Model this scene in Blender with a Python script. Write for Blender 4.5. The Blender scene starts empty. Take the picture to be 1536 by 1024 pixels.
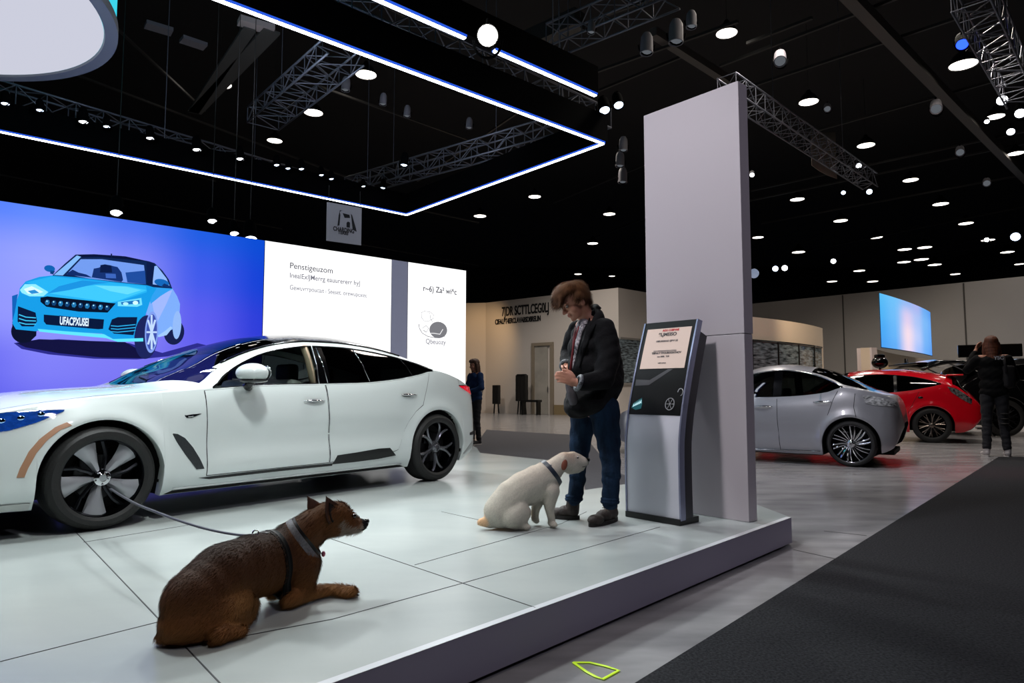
import bpy, bmesh, math, random
import numpy as np
from mathutils import Vector, Matrix, Quaternion
from math import sin, cos, pi, radians, sqrt, hypot, atan2
random.seed(7)
SC = bpy.context.scene
COL = SC.collection
V = Vector
# ---------- camera model (used to measure positions from the photograph) ----------
F = 1010.0; PITCH = radians(4.19); CAMH = 1.07
def ray(u, v):
    x = u - 768; z = 512 - v
    return V((x, F*cos(PITCH) - z*sin(PITCH), z*cos(PITCH) + F*sin(PITCH)))
def on_z(u, v, z):
    r = ray(u, v); t = (z - CAMH)/r.z
    return V((r.x*t, r.y*t, z))
def at_y(u, v, y):
    r = ray(u, v); t = y/r.y
    return V((r.x*t, y, CAMH + r.z*t))
def on_wall(u, v, o, d):
    r = ray(u, v); n = (-d[1], d[0]); t = (o[0]*n[0] + o[1]*n[1])/(r.x*n[0] + r.y*n[1])
    x, y, z = r.x*t, r.y*t, CAMH + r.z*t
    return ((x-o[0])*d[0] + (y-o[1])*d[1], z)
PZ = 0.19   # platform top
# ---------- colours and materials ----------
def lin(h):
    h = h.lstrip('#'); c = [int(h[i:i+2], 16)/255 for i in (0, 2, 4)]
    return tuple(x/12.92 if x <= .04045 else ((x+.055)/1.055)**2.4 for x in c) + (1,)
MATS = {}
def mat(name, col='808080', rough=.5, metal=0, emit=None, es=1, coat=0, spec=.5, noise=None, bump=None, attr=False, aniso=0):
    if name in MATS: return MATS[name]
    m = bpy.data.materials.new(name); m.use_nodes = True
    nt = m.node_tree; b = nt.nodes['Principled BSDF']
    b.inputs['Base Color'].default_value = lin(col)
    b.inputs['Roughness'].default_value = rough
    b.inputs['Metallic'].default_value = metal
    b.inputs['Coat Weight'].default_value = coat
    b.inputs['Coat Roughness'].default_value = .04
    b.inputs['Specular IOR Level'].default_value = spec
    if emit:
        b.inputs['Emission Color'].default_value = lin(emit); b.inputs['Emission Strength'].default_value = es
    tc = nt.nodes.new('ShaderNodeTexCoord')
    if attr:
        a = nt.nodes.new('ShaderNodeAttribute'); a.attribute_name = 'Col'
        src = a.outputs['Color']
    else: src = None
    if noise:   # (scale, amount, (sx,sy,sz), other colour)
        n = nt.nodes.new('ShaderNodeTexNoise'); n.inputs['Scale'].default_value = noise[0]; n.inputs['Detail'].default_value = 6
        mp = nt.nodes.new('ShaderNodeMapping'); mp.inputs['Scale'].default_value = noise[2] if len(noise) > 2 else (1, 1, 1)
        nt.links.new(tc.outputs['Object'], mp.inputs[0]); nt.links.new(mp.outputs[0], n.inputs[0])
        mx = nt.nodes.new('ShaderNodeMix'); mx.data_type = 'RGBA'
        if src is not None: nt.links.new(src, mx.inputs[6])
        else: mx.inputs[6].default_value = lin(col)
        c2 = noise[3] if len(noise) > 3 else '000000'
        mx.inputs[7].default_value = lin(c2)
        mr = nt.nodes.new('ShaderNodeMapRange'); mr.inputs[1].default_value = .35; mr.inputs[2].default_value = .68
        mr.inputs[3].default_value = 0; mr.inputs[4].default_value = noise[1]
        nt.links.new(n.outputs[0], mr.inputs[0]); nt.links.new(mr.outputs[0], mx.inputs[0])
        src = mx.outputs[2]
    if src is not None: nt.links.new(src, b.inputs['Base Color'])
    if bump:    # (scale, strength, stretch)
        n = nt.nodes.new('ShaderNodeTexNoise'); n.inputs['Scale'].default_value = bump[0]; n.inputs['Detail'].default_value = 5
        mp = nt.nodes.new('ShaderNodeMapping'); mp.inputs['Scale'].default_value = bump[2] if len(bump) > 2 else (1, 1, 1)
        nt.links.new(tc.outputs['Object'], mp.inputs[0]); nt.links.new(mp.outputs[0], n.inputs[0])
        bn = nt.nodes.new('ShaderNodeBump'); bn.inputs['Strength'].default_value = bump[1]; bn.inputs['Distance'].default_value = .01
        nt.links.new(n.outputs[0], bn.inputs['Height']); nt.links.new(bn.outputs[0], b.inputs['Normal'])
    MATS[name] = m
    return m
def glow(name, col, s=1.0):
    if name in MATS: return MATS[name]
    m = bpy.data.materials.new(name); m.use_nodes = True; nt = m.node_tree; nt.nodes.clear()
    if name.startswith('img_') or name == 'white_screen':   # screen pixels: emitting, on a dull dark panel
        e = nt.nodes.new('ShaderNodeBsdfPrincipled'); c = lin(col); e.inputs['Base Color'].default_value = tuple(x*.12 for x in c[:3])+(1,)
        e.inputs['Specular IOR Level'].default_value = .1; e.inputs['Roughness'].default_value = .6
        e.inputs['Emission Color'].default_value = c; e.inputs['Emission Strength'].default_value = s
    else:
        e = nt.nodes.new('ShaderNodeEmission'); e.inputs[0].default_value = lin(col); e.inputs[1].default_value = s
    o = nt.nodes.new('ShaderNodeOutputMaterial'); nt.links.new(e.outputs[0], o.inputs[0])
    MATS[name] = m
    return m
def glass(name, tint='808080', refl=.12, rough=.02):
    if name in MATS: return MATS[name]
    m = bpy.data.materials.new(name); m.use_nodes = True; nt = m.node_tree; nt.nodes.clear()
    t = nt.nodes.new('ShaderNodeBsdfTransparent'); t.inputs[0].default_value = lin(tint)
    g = nt.nodes.new('ShaderNodeBsdfGlossy'); g.inputs['Roughness'].default_value = rough
    lw = nt.nodes.new('ShaderNodeLayerWeight'); lw.inputs[0].default_value = refl
    mr = nt.nodes.new('ShaderNodeMapRange'); mr.inputs[3].default_value = .05; mr.inputs[4].default_value = .9
    nt.links.new(lw.outputs['Fresnel'], mr.inputs[0])
    mx = nt.nodes.new('ShaderNodeMixShader'); nt.links.new(mr.outputs[0], mx.inputs[0])
    nt.links.new(t.outputs[0], mx.inputs[1]); nt.links.new(g.outputs[0], mx.inputs[2])
    o = nt.nodes.new('ShaderNodeOutputMaterial'); nt.links.new(mx.outputs[0], o.inputs[0])
    MATS[name] = m
    return m
# ---------- objects ----------
def tag(o, label=None, cat=None, group=None, kind=None):
    if label: o['label'] = label
    if cat: o['category'] = cat
    if group: o['group'] = group
    if kind: o['kind'] = kind
    return o
def thing(name, label, cat, loc=(0, 0, 0), rz=0, group=None):
    o = bpy.data.objects.new(name, None); COL.objects.link(o)
    o.location = loc; o.rotation_euler = (0, 0, rz); o.empty_display_size = .1
    return tag(o, label, cat, group)
def frame(z, y=None):
    z = V(z).normalized(); a = V((0, 0, 1)) if abs(z.z) < .95 else V((1, 0, 0))
    x = a.cross(z).normalized(); return x, z.cross(x), z
class MB:
    def __init__(s): s.v = []; s.f = []; s.m = []; s.mi = 0
    def add(s, vs, fs, M=None):
        o = len(s.v)
        s.v += [tuple(M @ V(p)) for p in vs] if M else [tuple(p) for p in vs]
        s.f += [tuple(i+o for i in f) for f in fs]; s.m += [s.mi]*len(fs)
        return s
    def box(s, c, d, M=None, rz=0):
        x, y, z = d[0]/2, d[1]/2, d[2]/2
        R = Matrix.Rotation(rz, 3, 'Z')
        vs = [V(c) + R @ V((a*x, b*y, e*z)) for e in (-1, 1) for a, b in ((-1, -1), (1, -1), (1, 1), (-1, 1))]
        return s.add(vs, [(3, 2, 1, 0), (4, 5, 6, 7), (0, 1, 5, 4), (1, 2, 6, 5), (2, 3, 7, 6), (3, 0, 4, 7)], M)
    def rbox(s, c, d, b=.01, seg=2, R=None):
        bm = bmesh.new(); bmesh.ops.create_cube(bm, size=1)
        for v in bm.verts: v.co = V((v.co.x*d[0], v.co.y*d[1], v.co.z*d[2]))
        bmesh.ops.bevel(bm, geom=bm.edges[:], offset=b, segments=seg, profile=.6, affect='EDGES')
        T = Matrix.Translation(V(c)) @ (R.to_4x4() if R else Matrix())
        bm.verts.index_update()
        s.add([T @ v.co for v in bm.verts], [tuple(v.index for v in f.verts) for f in bm.faces]); bm.free()
        return s
    def tube(s, pts, r, n=8, cap=True, flat=1.0):
        pts = [V(p) for p in pts]; k = len(pts)
        rr = r if isinstance(r, (list, tuple)) else [r]*k
        vs = []; px = None
        for i, p in enumerate(pts):
            d = (pts[min(i+1, k-1)] - pts[max(i-1, 0)])
            if d.length < 1e-9: d = V((0, 0, 1))
            d.normalize()
            if px is None: px = frame(d)[0]
            else:
                px = px - d*px.dot(d)
                px = px.normalized() if px.length > 1e-6 else frame(d)[0]
            py = d.cross(px)
            for j in range(n):
                a = 2*pi*j/n; vs.append(p + px*cos(a)*rr[i] + py*sin(a)*rr[i]*flat)
        fs = [(i*n+j, i*n+(j+1) % n, (i+1)*n+(j+1) % n, (i+1)*n+j) for i in range(k-1) for j in range(n)]
        if cap: fs += [tuple(range(n-1, -1, -1)), tuple((k-1)*n+j for j in range(n))]
        return s.add(vs, fs)
    def lathe(s, prof, n=32, M=None, closed=False):   # prof: (r,z) around z
        vs = []; k = len(prof)
        for r, z in prof:
            for j in range(n): a = 2*pi*j/n; vs.append((r*cos(a), r*sin(a), z))
        fs = [(i*n+j, i*n+(j+1) % n, (i+1)*n+(j+1) % n, (i+1)*n+j) for i in range(k-1) for j in range(n)]
        if closed: fs += [((k-1)*n+j, (k-1)*n+(j+1) % n, (j+1) % n, j) for j in range(n)]
        return s.add(vs, fs, M)
    def prism(s, poly, z0, z1, M=None):
        n = len(poly)
        vs = [(p[0], p[1], z0) for p in poly] + [(p[0], p[1], z1) for p in poly]
        fs = [tuple(range(n-1, -1, -1)), tuple(range(n, 2*n))] + [(i, (i+1) % n, n+(i+1) % n, n+i) for i in range(n)]
        return s.add(vs, fs, M)
    def ball(s, c, r, nu=16, nv=10, R=None):
        rx, ry, rz = (r, r, r) if not isinstance(r, (tuple, list)) else r
        vs = [V((0, 0, rz))]
        for i in range(1, nv):
            t = pi*i/nv
            for j in range(nu): a = 2*pi*j/nu; vs.append(V((rx*sin(t)*cos(a), ry*sin(t)*sin(a), rz*cos(t))))
        vs.append(V((0, 0, -rz)))
        if R: vs = [R @ p for p in vs]
        vs = [p + V(c) for p in vs]
        fs = [(0, 1+j, 1+(j+1) % nu) for j in range(nu)]
        for i in range(nv-2):
            for j in range(nu):
                a = 1+i*nu+j; b = 1+i*nu+(j+1) % nu; fs.append((a, a+nu, b+nu, b))
        l = len(vs)-1; o = 1+(nv-2)*nu
        fs += [(l, o+(j+1) % nu, o+j) for j in range(nu)]
        return s.add(vs, fs)
    def cone(s, p0, p1, r0, r1, n=14):
        return s.tube([p0, p1], [r0, r1], n)
    def limb(s, chain, n=14):    # chain of (point, radius)
        for i, (p, r) in enumerate(chain):
            s.ball(p, r, n, 8)
            if i: s.cone(chain[i-1][0], p, chain[i-1][1], r, n)
        return s
    def grid(s, P, flip=False):   # P[i][j]
        n, k = len(P), len(P[0])
        fs = [(i*k+j, (i+1)*k+j, (i+1)*k+j+1, i*k+j+1) for i in range(n-1) for j in range(k-1)]
        if flip: fs = [f[::-1] for f in fs]
        return s.add([p for r in P for p in r], fs)
    def mesh(s, name, mats, smooth=False, org=None, M=None):
        me = bpy.data.meshes.new(name)
        vs = s.v
        if org is not None: vs = [(p[0]-org[0], p[1]-org[1], p[2]-org[2]) for p in vs]
        me.from_pydata(vs, [], s.f)
        for m in (mats if isinstance(mats, (list, tuple)) else [mats]): me.materials.append(m)
        if any(s.m): me.polygons.foreach_set('material_index', s.m)
        if smooth is not False and smooth is not None:
            me.polygons.foreach_set('use_smooth', [True]*len(me.polygons))
            if smooth is not True:
                me.update()
                try: me.set_sharp_from_angle(angle=radians(smooth))
                except Exception: pass
        me.update()
        return me
    def build(s, name, mats, parent=None, smooth=False, org=None, label=None, cat=None, group=None, kind=None):
        o = bpy.data.objects.new(name, s.mesh(name, mats, smooth, org)); COL.objects.link(o)
        if parent: o.parent = parent
        elif org is not None: o.location = org
        return tag(o, label, cat, group, kind)
def copy_tree(o, parent=None):
    c = o.copy(); COL.objects.link(c); c.parent = parent
    for ch in o.children: copy_tree(ch, c)
    return c
def fix_normals(o):
    bm = bmesh.new(); bm.from_mesh(o.data); bmesh.ops.recalc_face_normals(bm, faces=bm.faces); bm.to_mesh(o.data); bm.free()
def bevel(o, w, seg=2, ang=40):
    m = o.modifiers.new('b', 'BEVEL'); m.width = w; m.segments = seg; m.limit_method = 'ANGLE'; m.angle_limit = radians(ang)
    return o
def evalmesh(o, name):
    dg = bpy.context.evaluated_depsgraph_get(); dg.update()
    me = bpy.data.meshes.new_from_object(o.evaluated_get(dg)); me.name = name
    return me
def blob(mb, name, mt, parent=None, org=(0, 0, 0), vox=.01, sm=6, colf=None, label=None, disp=None):
    """one continuous surface grown round the shapes in mb"""
    me = mb.mesh(name, mt, True, org); o = bpy.data.objects.new(name, me); COL.objects.link(o)
    r = o.modifiers.new('r', 'REMESH'); r.mode = 'VOXEL'; r.voxel_size = vox; r.use_smooth_shade = True
    if sm: q = o.modifiers.new('s', 'SMOOTH'); q.iterations = sm; q.factor = .5
    me2 = evalmesh(o, name); o.modifiers.clear(); o.data = me2; bpy.data.meshes.remove(me)
    if not me2.materials: me2.materials.append(mt)
    if disp:
        for v in me2.vertices: v.co = disp(v.co + V(org), v.normal) - V(org)
    me2.polygons.foreach_set('use_smooth', [True]*len(me2.polygons))
    if colf:
        at = me2.color_attributes.new('Col', 'FLOAT_COLOR', 'POINT')
        arr = np.empty((len(me2.vertices), 4), dtype=np.float32)
        for i, v in enumerate(me2.vertices):
            c = colf(v.co + V(org), v.normal); arr[i] = c if len(c) == 4 else (*c, 1)
        at.data.foreach_set('color', arr.ravel())
    if parent: o.parent = parent
    else: o.location = org
    if label: o['label'] = label
    return o
def mixc(a, b, t):
    t = max(0, min(1, t)); return tuple(a[i]*(1-t)+b[i]*t for i in range(3)) + (1,)
def sst(a, b, x):
    t = max(0, min(1, (x-a)/(b-a))); return t*t*(3-2*t)
def fur(src, name, mt, n, length, width, flow, colf, skip=None, lift=.45, org=V((0, 0, 0))):
    me = src.data; ars = np.array([p.area for p in me.polygons]); cum = np.cumsum(ars); tot = cum[-1]
    rng = np.random.default_rng(3); pick = np.searchsorted(cum, rng.random(n)*tot)
    vs = []; fs = []; cs = []
    for k in pick:
        p = me.polygons[int(min(k, len(me.polygons)-1))]
        co = V(p.center); ws = rng.random(len(p.vertices)); ws /= ws.sum()
        co = sum((me.vertices[i].co*float(w) for i, w in zip(p.vertices, ws)), V((0, 0, 0)))
        nm = p.normal; wc = co + org
        if skip and skip(wc, nm): continue
        fl = flow(wc); t = fl - nm*fl.dot(nm)
        if t.length < 1e-4: continue
        t.normalize(); sd = nm.cross(t)
        L = length*(.6+.8*rng.random()); d = (t*(1-lift*.5) + nm*lift + sd*(rng.random()-.5)*.5).normalized()
        b = len(vs); w = width*(.7+.6*rng.random())
        base = co - nm*.001
        mid = base + d*L*.55; tip = base + d*L*.9 + t*L*.25 - nm*L*.08
        vs += [base - sd*w, base + sd*w, mid + sd*w*.6, mid - sd*w*.6, tip]
        fs += [(b, b+1, b+2, b+3), (b+3, b+2, b+4)]
        c = colf(wc, nm); q = .75+.5*rng.random(); c = (c[0]*q, c[1]*q, c[2]*q, 1)
        cs += [c]*5
    m2 = bpy.data.meshes.new(name); m2.from_pydata([tuple(v) for v in vs], [], fs); m2.materials.append(mt)
    at = m2.color_attributes.new('Col', 'FLOAT_COLOR', 'POINT'); at.data.foreach_set('color', np.array(cs, dtype=np.float32).ravel())
    m2.polygons.foreach_set('use_smooth', [True]*len(m2.polygons))
    o = bpy.data.objects.new(name, m2); COL.objects.link(o); o.parent = src.parent
    o['kind'] = 'stuff'
    return o
def text_mesh(txt, size, mt, name='lettering', bold=.0, ext=.001, sx=1.0, align='LEFT', sp=1.0):
    cu = bpy.data.curves.new(name, 'FONT'); cu.body = txt; cu.size = size; cu.extrude = ext; cu.offset = bold
    cu.align_x = align; cu.space_character = sp
    o = bpy.data.objects.new(name, cu); COL.objects.link(o)
    me = evalmesh(o, name); COL.objects.unlink(o); bpy.data.objects.remove(o)
    for v in me.vertices: v.co.x *= sx
    me.materials.clear(); me.materials.append(mt)
    return me
def place(me, name, M, parent=None, label=None):
    o = bpy.data.objects.new(name, me); COL.objects.link(o)
    me.transform(M)
    if parent: o.parent = parent
    if label: o['label'] = label
    return o
def pchip(pts):
    xs = [p[0] for p in pts]; ys = [p[1] for p in pts]; n = len(xs)
    h = [xs[i+1]-xs[i] for i in range(n-1)]; d = [(ys[i+1]-ys[i])/h[i] for i in range(n-1)]
    m = [d[0]]
    for i in range(1, n-1):
        if d[i-1]*d[i] <= 0: m.append(0)
        else:
            w1 = 2*h[i]+h[i-1]; w2 = h[i]+2*h[i-1]; m.append((w1+w2)/(w1/d[i-1]+w2/d[i]))
    m.append(d[-1])
    def f(x):
        if x <= xs[0]: return ys[0]
        if x >= xs[-1]: return ys[-1]
        i = max(j for j in range(n-1) if xs[j] <= x); t = (x-xs[i])/h[i]
        return (2*t**3-3*t*t+1)*ys[i] + (t**3-2*t*t+t)*h[i]*m[i] + (-2*t**3+3*t*t)*ys[i+1] + (t**3-t*t)*h[i]*m[i+1]
    return f
def area(name, loc, target, energy, size, col='ffffff', sy=None, spread=None):
    l = bpy.data.lights.new(name, 'AREA'); l.energy = energy; l.size = size; l.color = lin(col)[:3]
    if sy: l.shape = 'RECTANGLE'; l.size_y = sy
    if spread: l.spread = radians(spread)
    o = bpy.data.objects.new(name, l); COL.objects.link(o); o.location = loc
    o.rotation_euler = (V(target)-V(loc)).to_track_quat('-Z', 'Y').to_euler(); return o
def spot(name, loc, target, energy, ang=60, blend=.5, rad=.08, col='ffffff'):
    l = bpy.data.lights.new(name, 'SPOT'); l.energy = energy; l.spot_size = radians(ang); l.spot_blend = blend
    l.shadow_soft_size = rad; l.color = lin(col)[:3]
    o = bpy.data.objects.new(name, l); COL.objects.link(o); o.location = loc
    o.rotation_euler = (V(target)-V(loc)).to_track_quat('-Z', 'Y').to_euler(); return o
# ---------- materials shared ----------
M_black = mat('black_plastic', '08090a', .45)
M_gloss = mat('gloss_black', '050507', .14, coat=.2)
M_well = mat('wheel_well_black', '040404', .9)
M_tyre = mat('tyre_rubber', '191919', .62, bump=(60, .25))
M_chrome = mat('chrome', 'd8dadd', .08, 1)
M_satin = mat('satin_metal', '8e9094', .3, 1)
M_dgrey = mat('dark_grey_alloy', '2c2d31', .22, .9)
M_seat = mat('seat_fabric', '5c5a58', .7, bump=(80, .2))
M_seatd = mat('dark_seat_fabric', '101012', .7)
G_clear = glass('clear_tint_glass', 'd2dedb', .06)
G_dark = glass('dark_tint_glass', '1c2022', .16)
G_wind = glass('windscreen_glass', '6d7a85', .2)

def wheel(parent, c, R, rr, wid, style, rimM, spokeM, side=-1, n=5, rot=0):
    """wheel part: rim; sub-parts tyre, spokes, hub cap, brake disc. Axis along y, outer face to side*y"""
    S = Matrix.Translation(V(c)) @ Matrix.Rotation(radians(90)*(1 if side < 0 else -1), 4, 'X')   # local z -> outward
    h = wid/2
    b = MB()
    b.lathe([(rr*.995, h-.012), (rr*1.01, h-.002), (rr*.985, h-.004), (rr*.95, h-.02), (rr*.93, h-.05), (rr*.9, -h+.04), (rr*.98, -h), (rr*1.0, -h), (rr*.97, 0)], 64, S, True)
    rim = b.build('wheel', rimM, parent, 40)
    t = MB(); pr = []
    hw = h
    pr = [(rr*.985, h*.8), (rr*1.0, h+.0), (rr+(R-rr)*.25, h+.012), (rr+(R-rr)*.6, h+.01), (R-.02, h-.004), (R-.006, h-.018), (R-.001, h-.04)]
    for k in range(4):
        y = h-.05-k*(wid-.1)/3.0
        pr += [(R, y+.012), (R-.0, y-.006), (R-.007, y-.009), (R-.007, y-.014)]
    pr += [(R-.001, -h+.03), (R-.02, -h), (rr+(R-rr)*.4, -h-.008), (rr*.985, -h*.8), (rr*.96, 0)]
    t.lathe(pr, 72, S, True)
    t.build('tyre', M_tyre, rim, 35)
    d = MB(); d.lathe([(.0, h*.05), (rr*.58, h*.05), (rr*.6, h*.02), (rr*.6, -.02), (0, -.02)], 40, S); d.build('brake_disc', mat('brake_disc_steel', '3a3a3c', .35, 1), rim, 30)
    q = MB()
    for a in (2.2,):
        q.rbox((S @ V((cos(a)*rr*.5, sin(a)*rr*.5, h*.1))), (.09, .05, .12), .01)
    q.build('brake_caliper', M_dgrey, rim)
    # added black plate so the well is dark behind
    bp = MB(); bp.lathe([(0, -.04), (rr*.92, -.04)], 32, S); bp.build('dark_back_plate', M_well, rim)
    face = h-.03
    for k in range(n):
        a0 = rot+2*pi*k/n; s = MB()
        def P(r, a, z): return V((r*cos(a), r*sin(a), z))
        if style == 'paddle':     # broad twisted blade widening outward
            L = []; N = 8
            for i in range(N+1):
                f = i/N; r = .045+(rr*.965-.045)*f; w = .022+.054*f**1.2; tw = .10*f
                a = a0+tw; z = face-.02*(1-f)**2
                L.append([P(r, a-w/r*.9*(.5+.5*f) - (.0), z-.012), P(r, a-w/r*.35, z+.004), P(r, a+w/r*.5, z+.006), P(r, a+w/r, z-.02), P(r, a+w/r*.8, z-.05), P(r, a-w/r*.8, z-.05)])
            for i in range(N):
                for j in range(6):
                    pass
            vs = [p for row in L for p in row]
            fs = [(i*6+j, i*6+(j+1) % 6, (i+1)*6+(j+1) % 6, (i+1)*6+j) for i in range(N) for j in range(6)] + [(N*6+j for j in range(6))]
            fs[-1] = tuple(N*6+j for j in range(6))
            s.add(vs, fs, S)
        elif style == 'twin':     # two slender arms curving apart to the rim
            for sg in (-1, 1):
                pts = []
                for i in range(9):
                    f = i/8; r = .04+(rr*.965-.04)*f; a = a0+sg*(.02+.27*f**2.2)
                    pts.append(S @ P(r, a, face-.02*(1-f)-.012))
                s.tube(pts, [.019-.007*i/8 for i in range(9)], 6)
        elif style == 'blade':    # many slim curved fins
            pts = []
            for i in range(8):
                f = i/7; r = .05+(rr*.965-.05)*f; a = a0+.24*f*(1 if k % 2 else .6)
                pts.append(S @ P(r, a, face-.006-.02*(1-f)))
            s.tube(pts, [.0075+.007*sin(pi*i/7*.9) for i in range(8)], 6)
        elif style == 'ypair':
            for sg in (-1, 1):
                pts = []
                for i in range(7):
                    f = i/6; r = .045+(rr*.96-.045)*f; a = a0+sg*(.0+.16*max(0, f-.25))
                    pts.append(S @ P(r, a, face-.018*(1-f)-.01))
                s.tube(pts, [.013-.003*i/6 for i in range(7)], 6)
        s.build('spoke', spokeM, rim, 50)
        if style == 'paddle':
            s = MB(); a = a0+.63; s.tube([S @ P(r_, a+.25*(r_/rr)**2, face-.03) for r_ in (.04, rr*.35, rr*.65, rr*.96)], [.016, .013, .012, .016], 6); s.build('rear_spoke', M_dgrey, rim, 50)
    hb = MB(); hb.lathe([(.0, face+.012), (.022, face+.012), (.028, face+.006), (.05, face), (.058, face-.012), (.06, face-.05)], 28, S)
    for k in range(5):
        a = 2*pi*k/5+rot+.3; hb.ball(S @ V((.042*cos(a), .042*sin(a), face+.004)), .007, 8, 6)
    hb.build('hub_cap', spokeM if style != 'paddle' else M_chrome, rim, 40)
    return rim

class Car:
    def __init__(s, S):
        s.S = S
        g = lambda k: pchip(S[k])
        s.zb, s.zbelt, s.zdlo, s.zc, s.hw = g('zb'), g('belt'), g('dlo'), g('zc'), g('hw')
        s.prof = pchip(S.get('prof', [(0, .93), (.1, .972), (.3, 1.0), (.55, .992), (.78, .975), (.93, .95), (1, .925)]))
        s.x0, s.x1 = S['ends']; s.WB = S['wb']; s.Ra = S['Ra']; s.wz = S['R']
        s.bend = S.get('bend', .28); s.cowl = S['cowl']; s.tum = S.get('tum', .46)
        s.p = S.get('arcp', 2.3)
    def zsill(s, x): return s.zb(x)
    def Y(s, x, z):
        zb = s.S['sill']; zt = s.zbelt(x)
        zn = (z-zb)/max(.05, zt-zb)
        y = s.hw(x)*s.prof(max(0, min(1.0, zn)))
        for xw in (0, s.WB):
            d = sqrt((x-xw)**2+(z-s.wz)**2)-s.Ra
            if -.02 < d < .2: y += .022*math.exp(-(max(0, d-.01)/.07)**2)
        for (xa, xb, za, zbb, dep) in s.S.get('dents', []):
            fx = sst(xa, xa+.25, x)*(1-sst(xb-.25, xb, x)); q = (z-za)/(zbb-za)
            if 0 < q < 1: y -= dep*fx*sin(pi*q)**2
        return y
    def zbot(s, x):
        z = s.zb(x)
        for xw in (0, s.WB):
            if abs(x-xw) < s.Ra: z = max(z, s.wz+sqrt(s.Ra**2-(x-xw)**2))
        return z
    def stations(s):
        X = set()
        x = s.x0
        for i in range(9): X.add(round(s.x0+.25*(1-cos(pi/2*i/8)), 5)); X.add(round(s.x1-.25*(1-cos(pi/2*i/8)), 5))
        x = s.x0+.25
        while x < s.x1-.25: X.add(round(x, 5)); x += .055
        X = {x for x in X if all(not (abs(x-w) < s.Ra+.03) for w in (0, s.WB))}
        for w in (0, s.WB):
            for i in range(29): X.add(round(w-s.Ra*cos(pi*i/28), 5))
            X.add(round(w-s.Ra-.0008, 5)); X.add(round(w+s.Ra+.0008, 5))
            X.add(round(w-s.Ra-.03, 5)); X.add(round(w+s.Ra+.03, 5))
        for k in s.S.get('keys', []):
            X = {x for x in X if abs(x-k) > .012 or abs(abs(x)-s.Ra) < .002 or abs(abs(x-s.WB)-s.Ra) < .002}; X.add(k)
        return sorted(X)
    def column(s, x):
        P = []; zb = s.zbot(x); zt = s.zbelt(x); zt = max(zt, zb+.002)
        y0 = s.Y(x, zb); P.append(V((x, max(0, y0-.07), zb+.004))); P.append(V((x, max(0, y0-.004), zb)))
        for i in range(11):
            f = i/10; z = zb+.006+(zt-zb-.006)*f; P.append(V((x, s.Y(x, z), z)))
        yb = P[-1].y; zd = max(s.zdlo(x), zt+.001)
        yd = max(.0, yb-.012-(zd-zt)*s.tum)
        for i in range(4):
            f = i/3; zz = zt+(zd-zt)*f; yy = (yb-.012)*(1-f)+yd*f + .02*sin(pi*f)*min(1, (zd-zt)/.3)
            P.append(V((x, yy, zz+ (0 if i else .0))))
        bmp = math.exp(-((x-s.cowl)/.32)**2)*s.bend
        for u in s.US:
            xs = x-bmp*(1-(1-u)**1.6); zc = max(s.zc(xs), zd+.0005)
            P.append(V((xs, yd*(1-u), zd+(zc-zd)*(1-(1-u)**s.p))))
        return P
    US = [.05, .11, .17, .25, .34, .44, .55, .66, .77, .88, 1.0]
    def build(s, root, paint, cls):
        X = s.stations(); C = [s.column(x) for x in X]; n = len(C[0]); parts = {}
        # rows: 0 lip,1,2..12 lower,13..16 glass, 17.. top
        def get(k):
            if k not in parts: parts[k] = ({}, MB())
            return parts[k]
        for i in range(len(X)-1):
            xm = (X[i]+X[i+1])/2
            for j in range(n-1):
                zone = 'low' if j < 12 else ('gap' if j == 12 else ('glass' if j < 16 else 'top'))
                u = 0 if j < 16 else ([0]+s.US)[j-16]
                if zone == 'glass' and s.zdlo(xm)-s.zbelt(xm) < .012: zone = 'low'
                k = cls(xm, zone, u)
                if k is None: continue
                for sg in (1, -1):
                    idx, mb = get(k if k[0] not in ('side_window', 'rear_side_window', 'door_pillar') else (k[0], k[1], sg, int(sum(xm > q for q in s.S.get('split', [])))))
                    q = []
                    for (a, b) in ((i, j), (i+1, j), (i+1, j+1), (i, j+1)):
                        key = (a, b, sg if b < n-1 else 0)
                        if key not in idx:
                            p = C[a][b]; idx[key] = len(mb.v); mb.v.append((p.x, p.y*sg if b < n-1 else 0.0, p.z))
                        q.append(idx[key])
                    mb.f.append(tuple(q if sg < 0 else q[::-1])); mb.m.append(0)
        out = {}
        for k, (idx, mb) in parts.items():
            nm, mt = k[:2]
            out[nm] = mb.build(nm, mt, root, 55)
        return out
    def patch(s, top, bot, off=.004, n=24, m=8, side=-1, skirt=.006):
        """grid on the body side between two (x,z) polylines"""
        def samp(L, f):
            d = [0]
            for i in range(1, len(L)): d.append(d[-1]+hypot(L[i][0]-L[i-1][0], L[i][1]-L[i-1][1]))
            t = f*d[-1]
            for i in range(1, len(L)):
                if t <= d[i]+1e-9:
                    q = (t-d[i-1])/max(1e-9, d[i]-d[i-1]); return (L[i-1][0]*(1-q)+L[i][0]*q, L[i-1][1]*(1-q)+L[i][1]*q)
            return L[-1]
        P = []
        for i in range(-1, n+2):
            f = max(0, min(1, i/n)); a = samp(top, f); b = samp(bot, f); row = []
            for j in range(-1, m+2):
                g = max(0, min(1, j/m)); x = a[0]*(1-g)+b[0]*g; z = a[1]*(1-g)+b[1]*g
                o = off if (0 <= i <= n and 0 <= j <= m) else off-skirt
                row.append(V((x, side*(s.Y(x, z)+o), z)))
            P.append(row)
        mb = MB(); mb.grid(P, side > 0); return mb
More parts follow.
